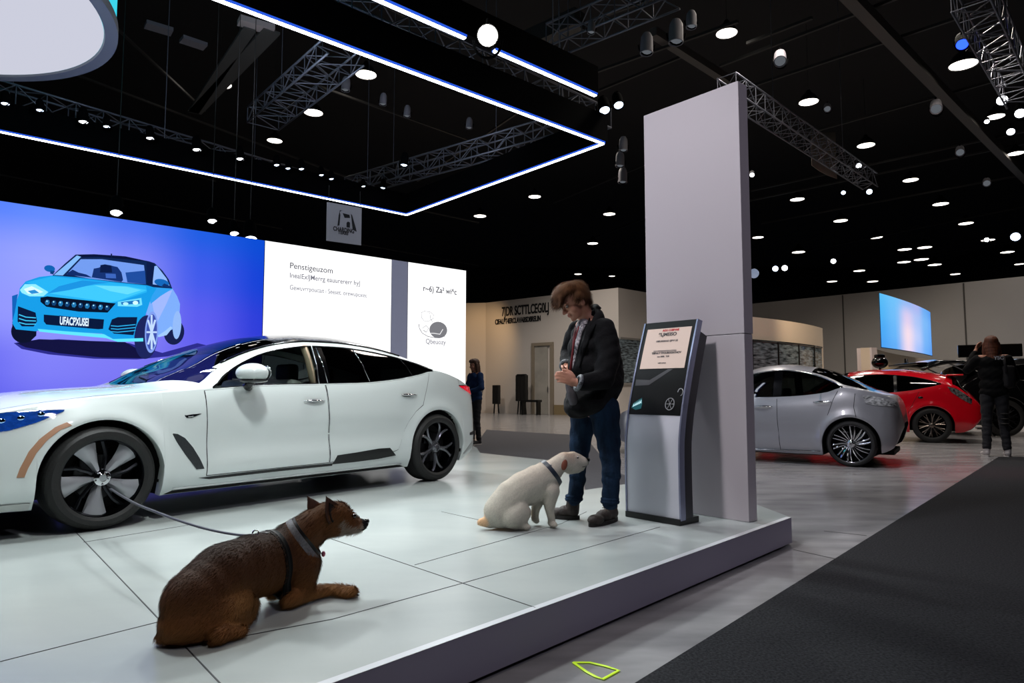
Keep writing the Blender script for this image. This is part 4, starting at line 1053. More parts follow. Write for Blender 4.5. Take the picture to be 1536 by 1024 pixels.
# ---------- round lit drum, top left ----------
dc = V((-5.45, 5.4, 4.5)); dr_ = thing('hanging_drum', 'big white round ceiling drum with grey rim and glowing cyan sides at the top left', 'light', dc)
R_ = 1.86
mb = MB(); mb.lathe([(0, .02), (R_-.12, .02)], 96); mb.build('diffuser', glow('drum_diffuser', 'd4d6e6', .85), dr_, True)
mb = MB(); mb.lathe([(R_-.12, .03), (R_-.11, .0), (R_-.0, .0), (R_+.0, .09), (R_-.12, .09)], 96, closed=True); mb.build('rim', mat('drum_rim_grey', '8f949a', .4), dr_, 40)
mb = MB(); mb.lathe([(R_-.02, .09), (R_-.02, 1.5), (R_-.2, 1.5)], 96); mb.build('side_panel', glow('drum_cyan', '3fd8ee', .9), dr_, 40)
for k in range(4): a = k*pi/2+.4; mb = MB(); mb.tube([(1.5*cos(a), 1.5*sin(a), 1.49), (1.5*cos(a), 1.5*sin(a), 8.0)], .01, 5); mb.build('suspension_cable', M_truss, dr_)
# ---------- trusses ----------
def truss(name, label, p, q, h=.34, w=.34, bay=.42, r=.019, hang=2):
    p, q = V(p), V(q); d = (q-p); L = d.length; d.normalize(); sd = V((-d.y, d.x, 0)).normalized(); up = V((0, 0, 1))
    rt = thing(name, label, 'truss', p)
    corners = [sd*a*w/2+up*b*h/2 for a, b in ((-1, -1), (1, -1), (1, 1), (-1, 1))]
    for c in corners: mb = MB(); mb.tube([c, c+d*L], r, 7); mb.build('chord', M_truss, rt, True)
    nb = max(2, int(L/bay)); mb = MB()
    for f in range(4):
        a, b = corners[f], corners[(f+1) % 4]
        for i in range(nb):
            x0, x1 = L*i/nb, L*(i+1)/nb; s, t = (a, b) if i % 2 else (b, a); mb.tube([s+d*x0, t+d*x1], r*.55, 5, False)
            mb.tube([a+d*x0, b+d*x0], r*.5, 5, False)
    mb.build('lattice', M_truss, rt, True)
    for k in range(hang):
        x = L*(k+.5)/hang; mb = MB(); mb.tube([d*x+up*h/2, d*x+up*(12.5-p.z)], .007, 5); mb.build('suspension_cable', M_truss, rt)
    return rt
z6 = 5.75
tB0, tB1 = on_z(0, 142, z6), on_z(505, 286, z6); tC1 = on_z(838, 192, z6); tB0 = tB0+(tB0-tB1)*.3
truss('lighting_truss', 'long black truss hung with spotlights above the blue video wall', tB0, tB1)
truss('lighting_truss', 'black truss inside the right side of the LED frame', tB1+(tC1-tB1)*.08, tC1)
truss('lighting_truss', 'wide black truss crossing from the left truss toward the LED line', on_z(395, 178, 6.3), on_z(520, 75, 6.3), .3, .6)
truss('lighting_truss', 'black truss above the nearer LED line and beside the dazzling lamp', on_z(905, 182, 5.9), on_z(470, -10, 5.9), hang=3)
truss('lighting_truss', 'black truss running away from behind the top of the tower', on_z(1090, 128, 7.2), on_z(1305, 272, 7.2), .4, .4)
truss('lighting_truss', 'black truss at the top right corner beside the blue-lit lamp', on_z(1455, -15, 7.2), on_z(1532, 140, 7.2), .5, .5)
truss('lighting_truss', 'black truss at the top between the LED line and the tower', on_z(830, 60, 7.0), on_z(1010, -15, 7.0), .4, .4)
# roof beams and pipes
M_beam = mat('roof_steel', '55524f', .6, .2); M_pipe = mat('roof_pipe', '3a3836', .5, .3)
def beam(u0, v0, u1, v1, z, w, label, name='roof_beam', h=None, mt=M_beam, ex=0):
    a, b = on_z(u0, v0, z), on_z(u1, v1, z); d = (b-a); a, b = a-d*ex, b+d*ex; c = (a+b)/2; L = (b-a).length; mb = MB()
    mb.box((0, 0, 0), (L, w, h or w), rz=atan2(d.y, d.x)); o = mb.build(name, mt); o.location = c; return tag(o, label, 'beam')
beam(1280, 0, 1536, 265, 9.5, .26, 'thick grey steel roof beam running diagonally at the upper right', ex=.15)
beam(375, 42, 290, 168, 7.6, .22, 'left one of two grey planks rising to a pale end piece near the top left', 'ceiling_duct', .05)
beam(408, 46, 292, 168, 7.6, .3, 'right one of two grey planks rising to a pale end piece near the top left', 'ceiling_duct', .05)
beam(358, 30, 410, 45, 7.65, .25, 'pale grey end piece joining two planks near the top left', 'ceiling_duct', .1, mat('pale_duct', 'b8a8a4', .6))
beam(218, 36, 258, 48, 9, .3, 'faint pale duct segment right of the round drum', 'ceiling_duct', .08, mat('pale_duct2', '8f8a92', .7))
beam(272, 58, 308, 70, 9, .3, 'second faint pale duct segment right of the round drum', 'ceiling_duct', .08, mat('pale_duct2', '8f8a92', .7))
beam(990, 55, 1085, 116, 10, .22, 'grey steel beam sloping toward the top of the tower', ex=.1)
beam(870, 28, 760, 78, 9.5, .4, 'broad dark beam above the dazzling lamp', mt=M_pipe)
pipes = [(1100, 91, 1338, 0), (1125, 130, 1418, 33), (1213, 199, 1478, 125), (1259, 257, 1536, 197), (1140, 283, 1290, 250), (1128, 300, 1536, 215), (1170, 330, 1536, 262), (1230, 372, 1536, 310), (1128, 62, 1210, 30), (893, 108, 1085, 40), (900, 135, 1010, 90), (910, 22, 1000, -10), (1290, 395, 1536, 345), (840, 300, 960, 250), (780, 400, 960, 330), (700, 420, 760, 410), (1380, 385, 1536, 360)]
for k, (a, b, c, d) in enumerate(pipes):
    o = beam(a, b, c, d, 9.8 if k < 10 else 10.4, .07, 'thin dark service pipe under the hall ceiling', 'ceiling_pipe', None, M_pipe, .1); o['group'] = 'thin service pipes under the hall ceiling'
pl = [(0, 180, 290, 262), (130, 118, 500, 258), (640, 262, 760, 180), (480, 130, 690, 205), (600, 20, 760, 95), (0, 262, 380, 335), (130, 0, 290, 150), (560, 370, 700, 395), (700, 330, 560, 300)]
for k, (a, b, c, d) in enumerate(pl):
    o = beam(a, b, c, d, 8.6, .05, 'thin dark bar in the roof above the platform', 'ceiling_bar', None, M_pipe, .15); o['group'] = 'thin bars in the roof above the platform'
# ---------- high-bay lamps ----------
G_lamp = glow('high_bay_lens', 'fff6ea', 5); G_lampb = glow('cool_lens', 'dceeff', 6)
M_dome = mat('lamp_dome', '1b1b1e', .35, .6)
def lamp_mesh(nm, mt):
    mb = MB(); mb.lathe([(.0, .0), (.47, .0)], 28); lens = mb.mesh('lens', mt)
    mb = MB(); mb.lathe([(.5, -.02), (.49, .06), (.36, .3), (.16, .48), (.1, .62), (0, .64)], 28); dome = mb.mesh('dome', M_dome, 40); return dome, lens
DM = lamp_mesh('w', G_lamp); DB = lamp_mesh('b', G_lampb)
def lamp(u, v, wpx, z, label, group, ms=DM, tilt=0):
    p = on_z(u, v, z); D = wpx/F*p.y*.93
    r = thing('high_bay_lamp', label, 'ceiling lamp', p, 0, group); r.scale = (D, D, D)
    for nm, me in (('dome', ms[0]), ('lens', ms[1])):
        o = bpy.data.objects.new(nm, me); COL.objects.link(o); o.parent = r
        if tilt: o.rotation_euler = (0, tilt, 0)
    o = bpy.data.objects.new('cable', CABLE); COL.objects.link(o); o.parent = r; o.location = (0, 0, .6); o.scale = (1, 1, (12.5-z)/D-.6)
    return r
mb = MB(); mb.tube([(0, 0, 0), (0, 0, 1)], .012, 5); CABLE = mb.mesh('cable', M_pipe)
for a in [(330, 126, 38), (549, 112, 36), (470, 169, 32), (412, 211, 25)]: lamp(*a, 9, 'round white high-bay lamp seen inside the LED frame', 'lamps inside the LED frame')
for a in [(720, 324, 21), (802, 295, 21), (914, 321, 20), (889, 365, 18), (867, 411, 12), (918, 414, 10)]: lamp(*a, 10, 'round high-bay lamp over the back wall between LED frame and tower', 'lamps between the LED frame and the tower')
lamp(1090, 50, 36, 10, 'large white high-bay lamp directly above the tower', 'lamp above the tower')
lamp(1213, 153, 32, 10, 'large white high-bay lamp right of the tower top', None); lamp(1299, 218, 28, 10, 'white high-bay lamp at the end of the truss right of the tower', None)
lamp(1445, 97, 44, 9.5, 'large high-bay lamp with turquoise and blue-lit dome at the upper right', None, (lamp_mesh('c', G_lamp)[0], DM[1]))
for a in [(1366, 270, 24), (1196, 299, 23), (1411, 306, 24), (1449, 335, 22), (1261, 331, 22), (1137, 356, 18), (1198, 378, 21), (1314, 356, 20), (1357, 374, 21), (1387, 371, 22), (1356, 393, 20), (1382, 389, 22), (1402, 397, 20), (1433, 411, 15), (1289, 406, 18), (1309, 422, 17), (1248, 422, 16), (1482, 360, 20), (1511, 378, 20), (1529, 396, 14)]:
    lamp(*a, 10, 'small high-bay lamp in the crowd of lamps above the right-hand hall', 'lamps above the right-hand hall')
for a in [(1493, 175, 28), (1524, 230, 24)]: lamp(*a, 9.5, 'high-bay lamp near the right picture edge below the corner truss', 'lamps below the corner truss')
# ---------- spotlights ----------
def can_meshes():
    b = MB(); b.lathe([(0, .0), (.045, .0), (.07, .05), (.075, .1), (.08, .26), (.072, .262), (.07, .24), (0, .24)], 18); body = b.mesh('housing', M_rig, 40); global cbp; cbp = b.mesh('housing', mat('pale_lamp_housing', '77747a', .6), 40)
    b = MB(); b.lathe([(0, .245), (.066, .245)], 18)
    b2 = MB(); pts = [(.1*cos(a), 0, .12+.0*a-.13*sin(a)) for a in [pi*i/8 for i in range(9)]]; b2.tube([V((p[0], p[1], -p[2]+.15)) for p in pts], .01, 5); b2.tube([(0, 0, -.0), (0, 0, -.12)], .014, 6)
    return body, b, b2.mesh('yoke', M_rig)
cb, lb, yk = can_meshes()
LENS = {k: lb.mesh('lens', glow('spot_lens_'+k, c, s)) for k, c, s in (('w', 'f4f8ff', 7), ('b', 'cfe2ff', 5), ('d', '8a9098', .35), ('k', 'fffaf0', 45), ('u', '2040ff', 4))}
def can(p, aim, label, group, k='w', s=1.0, cat='spotlight'):
    r = thing('spotlight', label, cat, p, 0, group); q = (V(aim)-V(p)).to_track_quat('Z', 'Y'); r.scale = (s, s, s)
    for nm, me in (('housing', cbp if k == 'd' else cb), ('lens', LENS[k])):
        o = bpy.data.objects.new(nm, me); COL.objects.link(o); o.parent = r; o.rotation_euler = q.to_euler(); o.location = q @ V((0, 0, -.12))
    o = bpy.data.objects.new('yoke', yk); COL.objects.link(o); o.parent = r; o.rotation_euler = (pi, 0, 0)
    return r
cars_c = V((-1.6, 5.6, .8))
for (u, v, s) in [(8, 146, 1), (60, 157, .9), (125, 172, 1.2), (130, 197, 1.5), (160, 182, .9), (225, 198, 1.1), (240, 227, 1.3), (295, 214, 1.3), (308, 232, 1.5), (360, 229, 1.2), (377, 256, 1.2), (415, 240, 1), (432, 246, .9), (452, 246, 1), (482, 256, .9), (497, 262, .9), (520, 284, 1.3), (545, 274, .8), (576, 296, 1.5)]:
    p = on_z(u, v, 5.45); can(p, (p.x+.6, p.y-.5, .8), 'small black spotlight clamped to the truss above the video walls', 'spotlights on the truss above the video walls', 'w' if s > 1 else 'b', s*.8)
for (u, v, s) in [(640, 284, .8), (652, 292, 1), (575, 275, .8), (607, 238, 1.0)]:
    p = on_z(u, v, 5.5); can(p, (p.x-.3, p.y-.5, .5), 'small spotlight near the inner corner of the LED frame', 'spotlights near the inner corner of the LED frame', 'b', s)
for (u, v, s) in [(175, 307, 1.3), (318, 322, 1.1), (351, 341, 1.1), (375, 345, 1.6)]:
    p = at_y(u, v, on_z(u, v, 3.6).y if False else (8.6+(u-175)*.0065)); can(p, (p.x+.5, p.y-.8, 1.5), 'small spotlight hanging just above the blue video wall', 'spotlights just above the blue video wall', 'w', s*.8)
    mb = MB(); mb.tube([p+V((0, 0, .1)), p+V((0, 0, 12.5-p.z))], .006, 4)
    o = mb.build('hanging_wire', M_pipe, None, org=p, label='thin wire holding a spotlight above the blue video wall', cat='wire', group='wires above the blue video wall')
p = on_z(732, 61, 4.86)+V((0, -.1, 0)); can(p, (0, 0, 1.2), 'dazzling round white spotlight in the gap of the nearer LED line', None, 'k', 1.55)
for (u, v, s, k) in [(905, 156, 1.2, 'b'), (926, 149, 1.1, 'b'), (768, 139, 1.0, 'd'), (1490, 168, 1, 'w')][:3]:
    p = on_z(u, v, 5.7); can(p, (p.x+.3, p.y-2, 2), 'spotlight on the truss left of the tower top', 'spotlights on the truss left of the tower top', k, s)
for (u, v, s) in [(970, 64, 2.1), (1014, 46, 2.3), (1037, 28, 1.6), (887, 40, 1.2), (935, 215, 2.0), (930, 238, 2.2), (934, 262, 2.4), (519, 125, 1.6), (575, 148, 1.4), (611, 166, 1.4), (704, 184, 1.4)]:
    p = on_z(u, v, 6.6); o = can(p, (p.x-.3, p.y-.4, 0), 'unlit pale grey theatre lamp hanging from the dark roof rig', 'unlit lamps in the roof rig', 'd', s*.62)
for (u, v, s, k) in [(1443, 60, 1.5, 'u'), (1503, 145, 1.6, 'w'), (1530, 165, 1.6, 'w'), (1480, 180, .8, 'w'), (1516, 194, 1.3, 'w'), (1304, 285, 1.3, 'b'), (1265, 287, 1.0, 'b'), (1288, 246, 1.1, 'w'), (1250, 390, 1.8, 'w'), (1177, 400, 2.2, 'w'), (1163, 401, 2.2, 'b'), (1523, 352, 2.6, 'b'), (1480, 358, 1.4, 'w'), (1128, 260, 1.0, 'w'), (1241, 160, 1.0, 'd'), (1170, 85, 1.5, 'd'), (1404, 158, 1.6, 'd'), (1480, 272, 1.4, 'd'), (1440, 225, 1.4, 'd')]:
    p = on_z(u, v, 7.6); o = can(p, (p.x*.6, p.y*.6, 1), 'stage spotlight in the roof rig above the right-hand hall', 'stage spotlights above the right-hand hall', k, s)
# hanging banner with emblem below the LED frame
bA, bB = at_y(490, 303, 13.3), at_y(543, 312, 13.75)
bz0, bz1 = at_y(515, 364, 13.5).z, at_y(515, 307, 13.5).z
_w = [bA, bB]
bn = thing('hanging_banner', 'small grey hanging banner with a dark emblem below the LED frame', 'banner', ((bA.x+bB.x)/2, (bA.y+bB.y)/2, bz0), atan2(bB.y-bA.y, bB.x-bA.x))
Lw = hypot(bB.x-bA.x, bB.y-bA.y)*.98; Hh = bz1-bz0
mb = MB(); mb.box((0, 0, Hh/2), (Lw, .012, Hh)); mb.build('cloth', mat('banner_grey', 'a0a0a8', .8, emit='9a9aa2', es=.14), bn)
for sx in (-.45, .45): mb = MB(); mb.tube([(sx*Lw, 0, Hh), (sx*Lw, 0, 5.2-bz0)], .006, 5); mb.build('hanging_wire', M_pipe, bn)
Mk = mat('emblem_black', '1a1a1d', .6)
def bp(pts):
    mb = MB(); mb.add([V(((x-.5)*Lw, -.009, y*Hh)) for x, y in pts], [tuple(range(len(pts)))]); mb.build('emblem_shape', Mk, bn)
bp([(.30, .42), (.36, .44), (.38, .72), (.36, .8), (.42, .84), (.52, .85), (.36, .84), (.33, .7)]); bp([(.68, .8), (.72, .76), (.84, .42), (.86, .34), (.74, .38)]); bp([(.44, .78), (.64, .76), (.66, .68), (.5, .66)]); bp([(.56, .42), (.66, .42), (.66, .56), (.6, .58), (.56, .54)])
me = text_mesh('CHARDING', .12, Mk, bold=.005, sx=.72); place(me, 'lettering', Matrix.Translation(V((-.32*Lw, -.012, .29*Hh))) @ Matrix.Rotation(pi/2, 4, 'X'), bn)
me = text_mesh('TERIEI', .09, Mk, bold=.004, sx=.9); place(me, 'lettering', Matrix.Translation(V((-.18*Lw, -.012, .22*Hh))) @ Matrix.Rotation(pi/2, 4, 'X'), bn)
# pale sail-like panels in the right rig
p = on_z(1243, 222, 7.9); sl = thing('fabric_scoop', 'pale beige fabric scoop hanging in the roof rig right of the tower', 'fabric panel', p)
mb = MB(); mb.grid([[V((-.5+i*.25, .15*sin(i*.8), .5-j*.25-.12*i*(1 if j > 2 else 0))) for j in range(5)] for i in range(4)]); o = mb.build('panel', mat('scoop_beige', '6e655c', .8), sl, True); q = o.modifiers.new('s', 'SOLIDIFY'); q.thickness = .02
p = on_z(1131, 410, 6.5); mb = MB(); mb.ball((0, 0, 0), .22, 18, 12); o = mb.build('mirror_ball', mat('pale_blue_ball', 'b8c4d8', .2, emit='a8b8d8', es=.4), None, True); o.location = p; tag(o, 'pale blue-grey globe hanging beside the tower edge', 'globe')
# ---------- information kiosk ----------
kb = on_z(1021, 779, PZ+.04); KD = V((-.667, .745, 0)); KN = V((-.745, -.667, 0))
ko = V((kb.x, kb.y, PZ)); kr = thing('information_kiosk', 'curved white information kiosk with slanted black screen and notice in front of the tower', 'kiosk', ko)
kback = pchip([(0, 0), (.3, -.006), (.5, -.004), (.72, .03), (.9, .08), (1.1, .145), (1.376, .245)])
def KP(s, h, off=0):
    b = kback(h); db = (kback(h+.01)-kback(h-.01))/.02; nl = sqrt(1+db*db)
    p = KD*s + KN*(-b+off/nl); return V((p.x, p.y, h+off*db/nl))
def kslab(nm, mt, s0, s1, h0, h1, o0, o1, nh=20, label=None, smooth=40):
    mb = MB(); rows = []
    for i in range(nh+1):
        h = h0+(h1-h0)*i/nh; rows.append([KP(s0, h, o1), KP(s1, h, o1), KP(s1, h, o0), KP(s0, h, o0)])
    vs = [p for r in rows for p in r]; fs = [(i*4+j, i*4+(j+1) % 4, (i+1)*4+(j+1) % 4, (i+1)*4+j) for i in range(nh) for j in range(4)]+[(3, 2, 1, 0), tuple(nh*4+j for j in range(4))]
    mb.add(vs, fs); o = mb.build(nm, mt, kr, smooth, label=label); fix_normals(o); return o
M_kw = mat('kiosk_white', 'c9cad4', .35); M_kl = mat('kiosk_lavender_rim', '8e92ab', .25, .4)
kslab('front_panel', M_kw, .0, .44, .03, .715, -.035, 0)
kslab('rim', M_kl, -.008, .004, .03, 1.376, -.05, .006); kslab('rim', M_kl, .436, .448, .03, 1.376, -.05, .006)
kslab('screen_bezel', mat('bezel_black', '030304', .4, spec=.2), .004, .436, .715, 1.376, -.035, .003)
kslab('back_spine', mat('kiosk_navy', '10131f', .35), -.004, .444, .03, 1.31, -.14, -.052)
mb = MB()
c = KD*.22+KN*-.095; mb.box((c.x, c.y, .0205), (.45, .22, .039), rz=atan2(KD.y, KD.x)); mb.build('base', M_black, kr)
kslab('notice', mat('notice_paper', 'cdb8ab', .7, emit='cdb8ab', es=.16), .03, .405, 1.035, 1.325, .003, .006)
def ktext(t, s, h, size, col, sx=1, bold=.0004, al='CENTER'):
    me = text_mesh(t, size, mat('ink_'+col, col, .6), 'notice_lettering', bold, .0004, sx, al)
    p = KP(s, h, .0075); up = (KP(s, h+.01)-KP(s, h-.01)).normalized(); xa = -KD; n = xa.cross(up)
    M = Matrix(((xa.x, up.x, n.x, p.x), (xa.y, up.y, n.y, p.y), (xa.z, up.z, n.z, p.z), (0, 0, 0, 1))); me.transform(M)
    o = bpy.data.objects.new('notice_lettering', me); COL.objects.link(o); o.parent = kr; return o
ktext('AOO CUERVAE', .2, 1.303, .02, 'c0202a', 1.0, .0012); ktext('9LJMEISO', .22, 1.268, .036, '28282c', 1.05, .001)
ktext('CIEIURISRNO SJPVI US', .215, 1.225, .018, '4a4448', 1.05, .0006); ktext('OCA DPORAICNODO LCDOIA', .215, 1.155, .014, '5a5458', 1.0, .0004); ktext('TEIBAI P TBOUROOATNOV', .2, 1.138, .02, '2f2c30', 1.0, .0009)
ktext('noo BEIBL  TOE', .22, 1.115, .015, '4a4448', 1.0, .0005); ktext('sadsai ovianas', .22, 1.07, .012, '2f2c30', 1.0, .0006)
# picture on the lower half of the kiosk screen
def kshape(pts, off, col, e=.5, nm='screen_picture'):
    mb = MB(); mb.add([KP(s, h, off) for s, h in pts], [tuple(range(len(pts)))]); mb.build(nm, mat('scr_'+col, col, .3, emit=col, es=e), kr)
kshape([(.42, .96), (.42, .915), (.30, .92), (.12, 1.03), (.16, 1.03), (.30, .955)], .004, '3c3b3e', .3)
kshape([(.42, .76), (.41, .79), (.37, .815), (.34, .83), (.33, .79), (.335, .755), (.38, .745)], .004, '1f5f66', .35)
for k in range(6): kshape([(.41-.012*k, .765+.006*k), (.402-.012*k, .79+.006*k), (.398-.012*k, .77+.004*k)], .005, 'bfe8ee', .8)
mb = MB(); mb.tube([KP(.10+.035*cos(a), .79+.04*sin(a), .004) for a in [2*pi*i/20 for i in range(21)]], .003, 5, False)
for k in range(6): a = pi*k/3; mb.tube([KP(.1, .79, .004), KP(.10+.035*cos(a), .79+.04*sin(a), .004)], .0015, 4)
mb.tube([KP(.03+.02*cos(a), .87+.025*sin(a), .004) for a in [pi*1.4*i/12 for i in range(13)]], .003, 5); mb.build('screen_picture', mat('scr_grey', '77787c', .3, emit='77787c', es=.4), kr)
# ---------- dogs ----------
from mathutils.bvhtree import BVHTree
def bvh_of(o):
    me = o.data; return BVHTree.FromPolygons([v.co for v in me.vertices], [tuple(p.vertices) for p in me.polygons])
def band(name, body, org, c, axis, width, thick, mt, parent, rmax=.35, n=40, label=None, tilt=None):
    """a strap wrapped round a body part, following its surface"""
    t = bvh_of(body); x, y, z = frame(axis); c = V(c)-V(org); rows = []
    for i in range(n):
        a = 2*pi*i/n; d = x*cos(a)+y*sin(a); row = []
        for k in (-1, -.33, .33, 1):
            o0 = c+z*(k*width/2); best = None
            hit = t.ray_cast(o0+d*rmax, -d, rmax)
            r = (hit[0]-o0).dot(d) if hit[0] is not None else .05
            row.append(r)
        rows.append((d, row))
    md = sorted(r[1][1] for r in rows)[n//2]
    for r in rows: r[1][:] = [min(max(q, md*.6), md*1.45) for q in r[1]]
    for _ in range(3):
        R = [r[1][:] for r in rows]
        for i in range(n):
            for k in range(4): rows[i][1][k] = (R[i-1][k]+2*R[i][k]+R[(i+1) % n][k])/4*.7+max(R[i])*.3
    mb = MB(); vs = []
    for d, row in rows:
        for k, q in enumerate((-1, -.33, .33, 1)): vs.append(c+z*(q*width/2)+d*(row[k]+thick))
        for k, q in enumerate((1, -1)): vs.append(c+z*(q*width/2)+d*(row[3 if k == 0 else 0]-.002))
    fs = [(i*6+j, i*6+(j+1) % 6, ((i+1) % n)*6+(j+1) % 6, ((i+1) % n)*6+j) for i in range(n) for j in range(6)]
    mb.add(vs, fs); o = mb.build(name, mt, parent, 50, label=label); fix_normals(o); return o, rows, c, z
M_fur = mat('fur', 'ffffff', .75, attr=True, noise=(130, .35, (1, 1, .25), '120a06'), bump=(260, .5, (1, 1, .3)), spec=.2)
M_furs = mat('fur_strand', 'ffffff', .7, attr=True, spec=.25)
# --- brown dog lying in the foreground ---
def JB(cx, cy, y): return at_y(220+cx*.27335, 720+cy*.27335, y)
yo = 2.42
def yb(cx): return 2.43+(min(cx, 800)-200)*.00078+(max(cx, 800)-800)*.00022     # depth along the body
def GB(cx, cy, r): p = on_z(220+cx*.27335, 720+cy*.27335, PZ+r); return (p, r)
o_ = on_z(350, 940, PZ); OB = V((o_.x-.02, 2.6, PZ))
bd = V((.44, .898, 0)); bn_ = V((-.898, .44, 0))   # body axis, away from camera
dogb = thing('brown_dog', 'brown shepherd-type dog in a black harness lying on the platform in the foreground', 'dog', OB)
mb = MB(); RB = Matrix.Rotation(atan2(bd.y, bd.x), 3, 'Z')
def eb(cx, cy, rx, ry, rz, dy=0, tilt=0):     # ellipsoid aligned with body axis, radii in m
    c = JB(cx, cy, yb(cx)+dy); mb.ball(c, (rx, ry, rz), 22, 14, RB @ Matrix.Rotation(tilt, 3, 'Y'))
def lb_(ch, dy=0, lat=0, m=None): (m or mb).limb([(JB(a, b, yb(a)+dy)+bn_*lat, r) for a, b, r in ch], 14)
eb(275, 660, .125, .105, .12); eb(235, 770, .10, .10, .088); eb(400, 535, .15, .108, .118, 0, -.45); eb(540, 480, .15, .105, .118, 0, -.3)
eb(660, 455, .13, .10, .125, 0, -.2); eb(770, 405, .11, .092, .115, 0, -.3); eb(830, 440, .075, .075, .09); eb(330, 600, .13, .108, .115, 0, -.6)
eb(470, 510, .14, .105, .12, 0, -.35); eb(600, 470, .14, .102, .122, 0, -.25)
lb_([(790, 350, .09), (850, 300, .078), (910, 245, .066), (960, 215, .058)])
lb_([(860, 420, .055), (880, 340, .05), (950, 280, .042)])
# head
hb = V((.66, .72, .12)).normalized()
lb_([(985, 195, .056), (1045, 190, .056), (1080, 205, .047)])
lb_([(1085, 226, .042), (1135, 240, .035), (1175, 243, .027), (1194, 238, .021)])
lb_([(1060, 255, .034), (1110, 265, .026), (1160, 268, .018)])
lb_([(1000, 250, .05), (1040, 255, .042)])
# near hind leg: thigh, knee, shank, foot
lb_([(330, 720, .085), (430, 665, .068), (480, 680, .052), (480, 730, .042), (455, 775, .036)], 0, -.06)
mb.limb([(JB(470, 745, yb(470))-bn_*.06, .042), GB(425, 835, .034), GB(395, 852, .032)], 14)
mb.limb([GB(385, 862, .026), GB(440, 850, .023), GB(490, 838, .023), GB(525, 830, .021)], 14)
eb(300, 800, .07, .06, .06, -.06)
lb_([(430, 690, .05), (470, 730, .04), (440, 800, .03)], 0, .06); lb_([(400, 850, .025), (500, 825, .024)], .05, .07)
mb.limb([(JB(215, 830, yb(200)), .045), GB(160, 848, .036), GB(118, 848, .034), GB(98, 856, .027)], 14)      # tail stub
# near foreleg
lb_([(810, 450, .07), (800, 540, .058), (785, 610, .047)], 0, -.055)
mb.limb([(JB(785, 610, yb(785))-bn_*.055, .047), GB(785, 655, .036)], 14)
mb.limb([GB(785, 655, .034), GB(880, 628, .031), GB(960, 608, .028), GB(1040, 602, .025), GB(1090, 610, .024), GB(1125, 612, .025)], 14)
for k in range(4): p = GB(1135+(k % 2)*8, 598+k*9, .014)[0]; mb.ball(p, (.020, .012, .013), 12, 8, RB)
for k in range(4): p = GB(530+(k % 2)*6, 815+k*9, .014)[0]; mb.ball(p, (.019, .012, .013), 12, 8, RB)
lb_([(820, 480, .06), (790, 560, .045), (760, 620, .034), (840, 600, .027), (900, 572, .024), (930, 590, .022)], 0, .06)
# keep everything above the tiles
mb.v = [(p[0], p[1], max(p[2], PZ+.009)) for p in mb.v]
cT, cD, cM, cL, cW, cN = lin('8c5a2e')[:3], lin('301d11')[:3], lin('5e3a20')[:3], lin('ae7c46')[:3], lin('b8aca0')[:3], lin('141214')[:3]
HN = JB(1200, 230, yb(1200)); HC = JB(1040, 200, yb(1040)); HR = JB(250, 760, yb(250))
def colb(p, n):
    t = (p-HR).dot(bd); z = p.z-PZ; c = mixc(cM, cD, sst(.0, .9, n.z)*.75+.15*sst(.1, .5, t))
    back = sst(.16, .30, z)*(1-sst(.62, .78, t)); c = mixc(cM, cD, .75*back*max(0, n.z*.6+.5))
    c = mixc(c, cT, .8*(1-sst(.05, .2, z))); c = mixc(c, cL, .55*(1-sst(.02, .07, z))*sst(.1, .2, t))
    th = JB(400, 700, yb(400))-bn_*.1; d = (p-th).length; c = mixc(c, cL, .5*(1-sst(.05, .13, d)))
    hd = (p-HC).length
    if t > .42 and z > .2: c = mixc(c, cT, .65*sst(.42, .62, t))
    kn = JB(515, 665, yb(515))-bn_*.07; c = mixc(c, lin('d8c0a0')[:3], .7*(1-sst(.01, .045, (p-kn).length)))
    if hd < .2:
        f = (p-HC).dot(hb); c = mixc(c, mixc(cT, cD, .35), .4)
        if f > .04: c = mixc(c, cN if n.z > .35 else cW, .55*sst(.04, .11, f)); 
        if n.z < -.1 and f > 0: c = mixc(c, cW, .6)
    if (p-HN).length < .028: c = (*cN, 1)
    cr = JB(915, 150, yb(915)); 
    return c
body = blob(mb, 'body', M_fur, dogb, OB, .0075, 6, colb)
def flowb(p):
    t = (p-HR).dot(bd); z = p.z-PZ
    f = -bd*.85+V((0, 0, -.5)); 
    return f
bw = band('harness', body, OB, JB(692, 470, yb(692)), JB(760, 430, yb(760))-JB(640, 480, yb(640)), .034, .006, mat('harness_black', '050506', .7, bump=(200, .3), spec=.15), dogb, .3)
hr_ = bw[0]
band('harness_girth_edge', body, OB, JB(692, 470, yb(692))+bd*.0, JB(760, 430, yb(760))-JB(640, 480, yb(640)), .010, .008, mat('harness_trim', '111112', .6, spec=.2), hr_, .3)
cl_ = band('collar', body, OB, JB(850, 312, yb(850)), JB(930, 235, yb(930))-JB(800, 335, yb(800)), .026, .004, mat('collar_grey', '77767a', .5, noise=(120, .4)), dogb, .25)[0]
band('collar_strap', body, OB, JB(868, 300, yb(868)), JB(940, 235, yb(940))-JB(810, 335, yb(810)), .02, .004, M_black, dogb, .25)
mb2 = MB(); p = JB(940, 400, yb(940))-V(OB)+bd*.0; mb2.ball(p-bn_*.03, (.009, .006, .012), 10, 8); mb2.build('collar_tag', mat('tag_pink', 'c06a80', .3, .4), cl_, True)
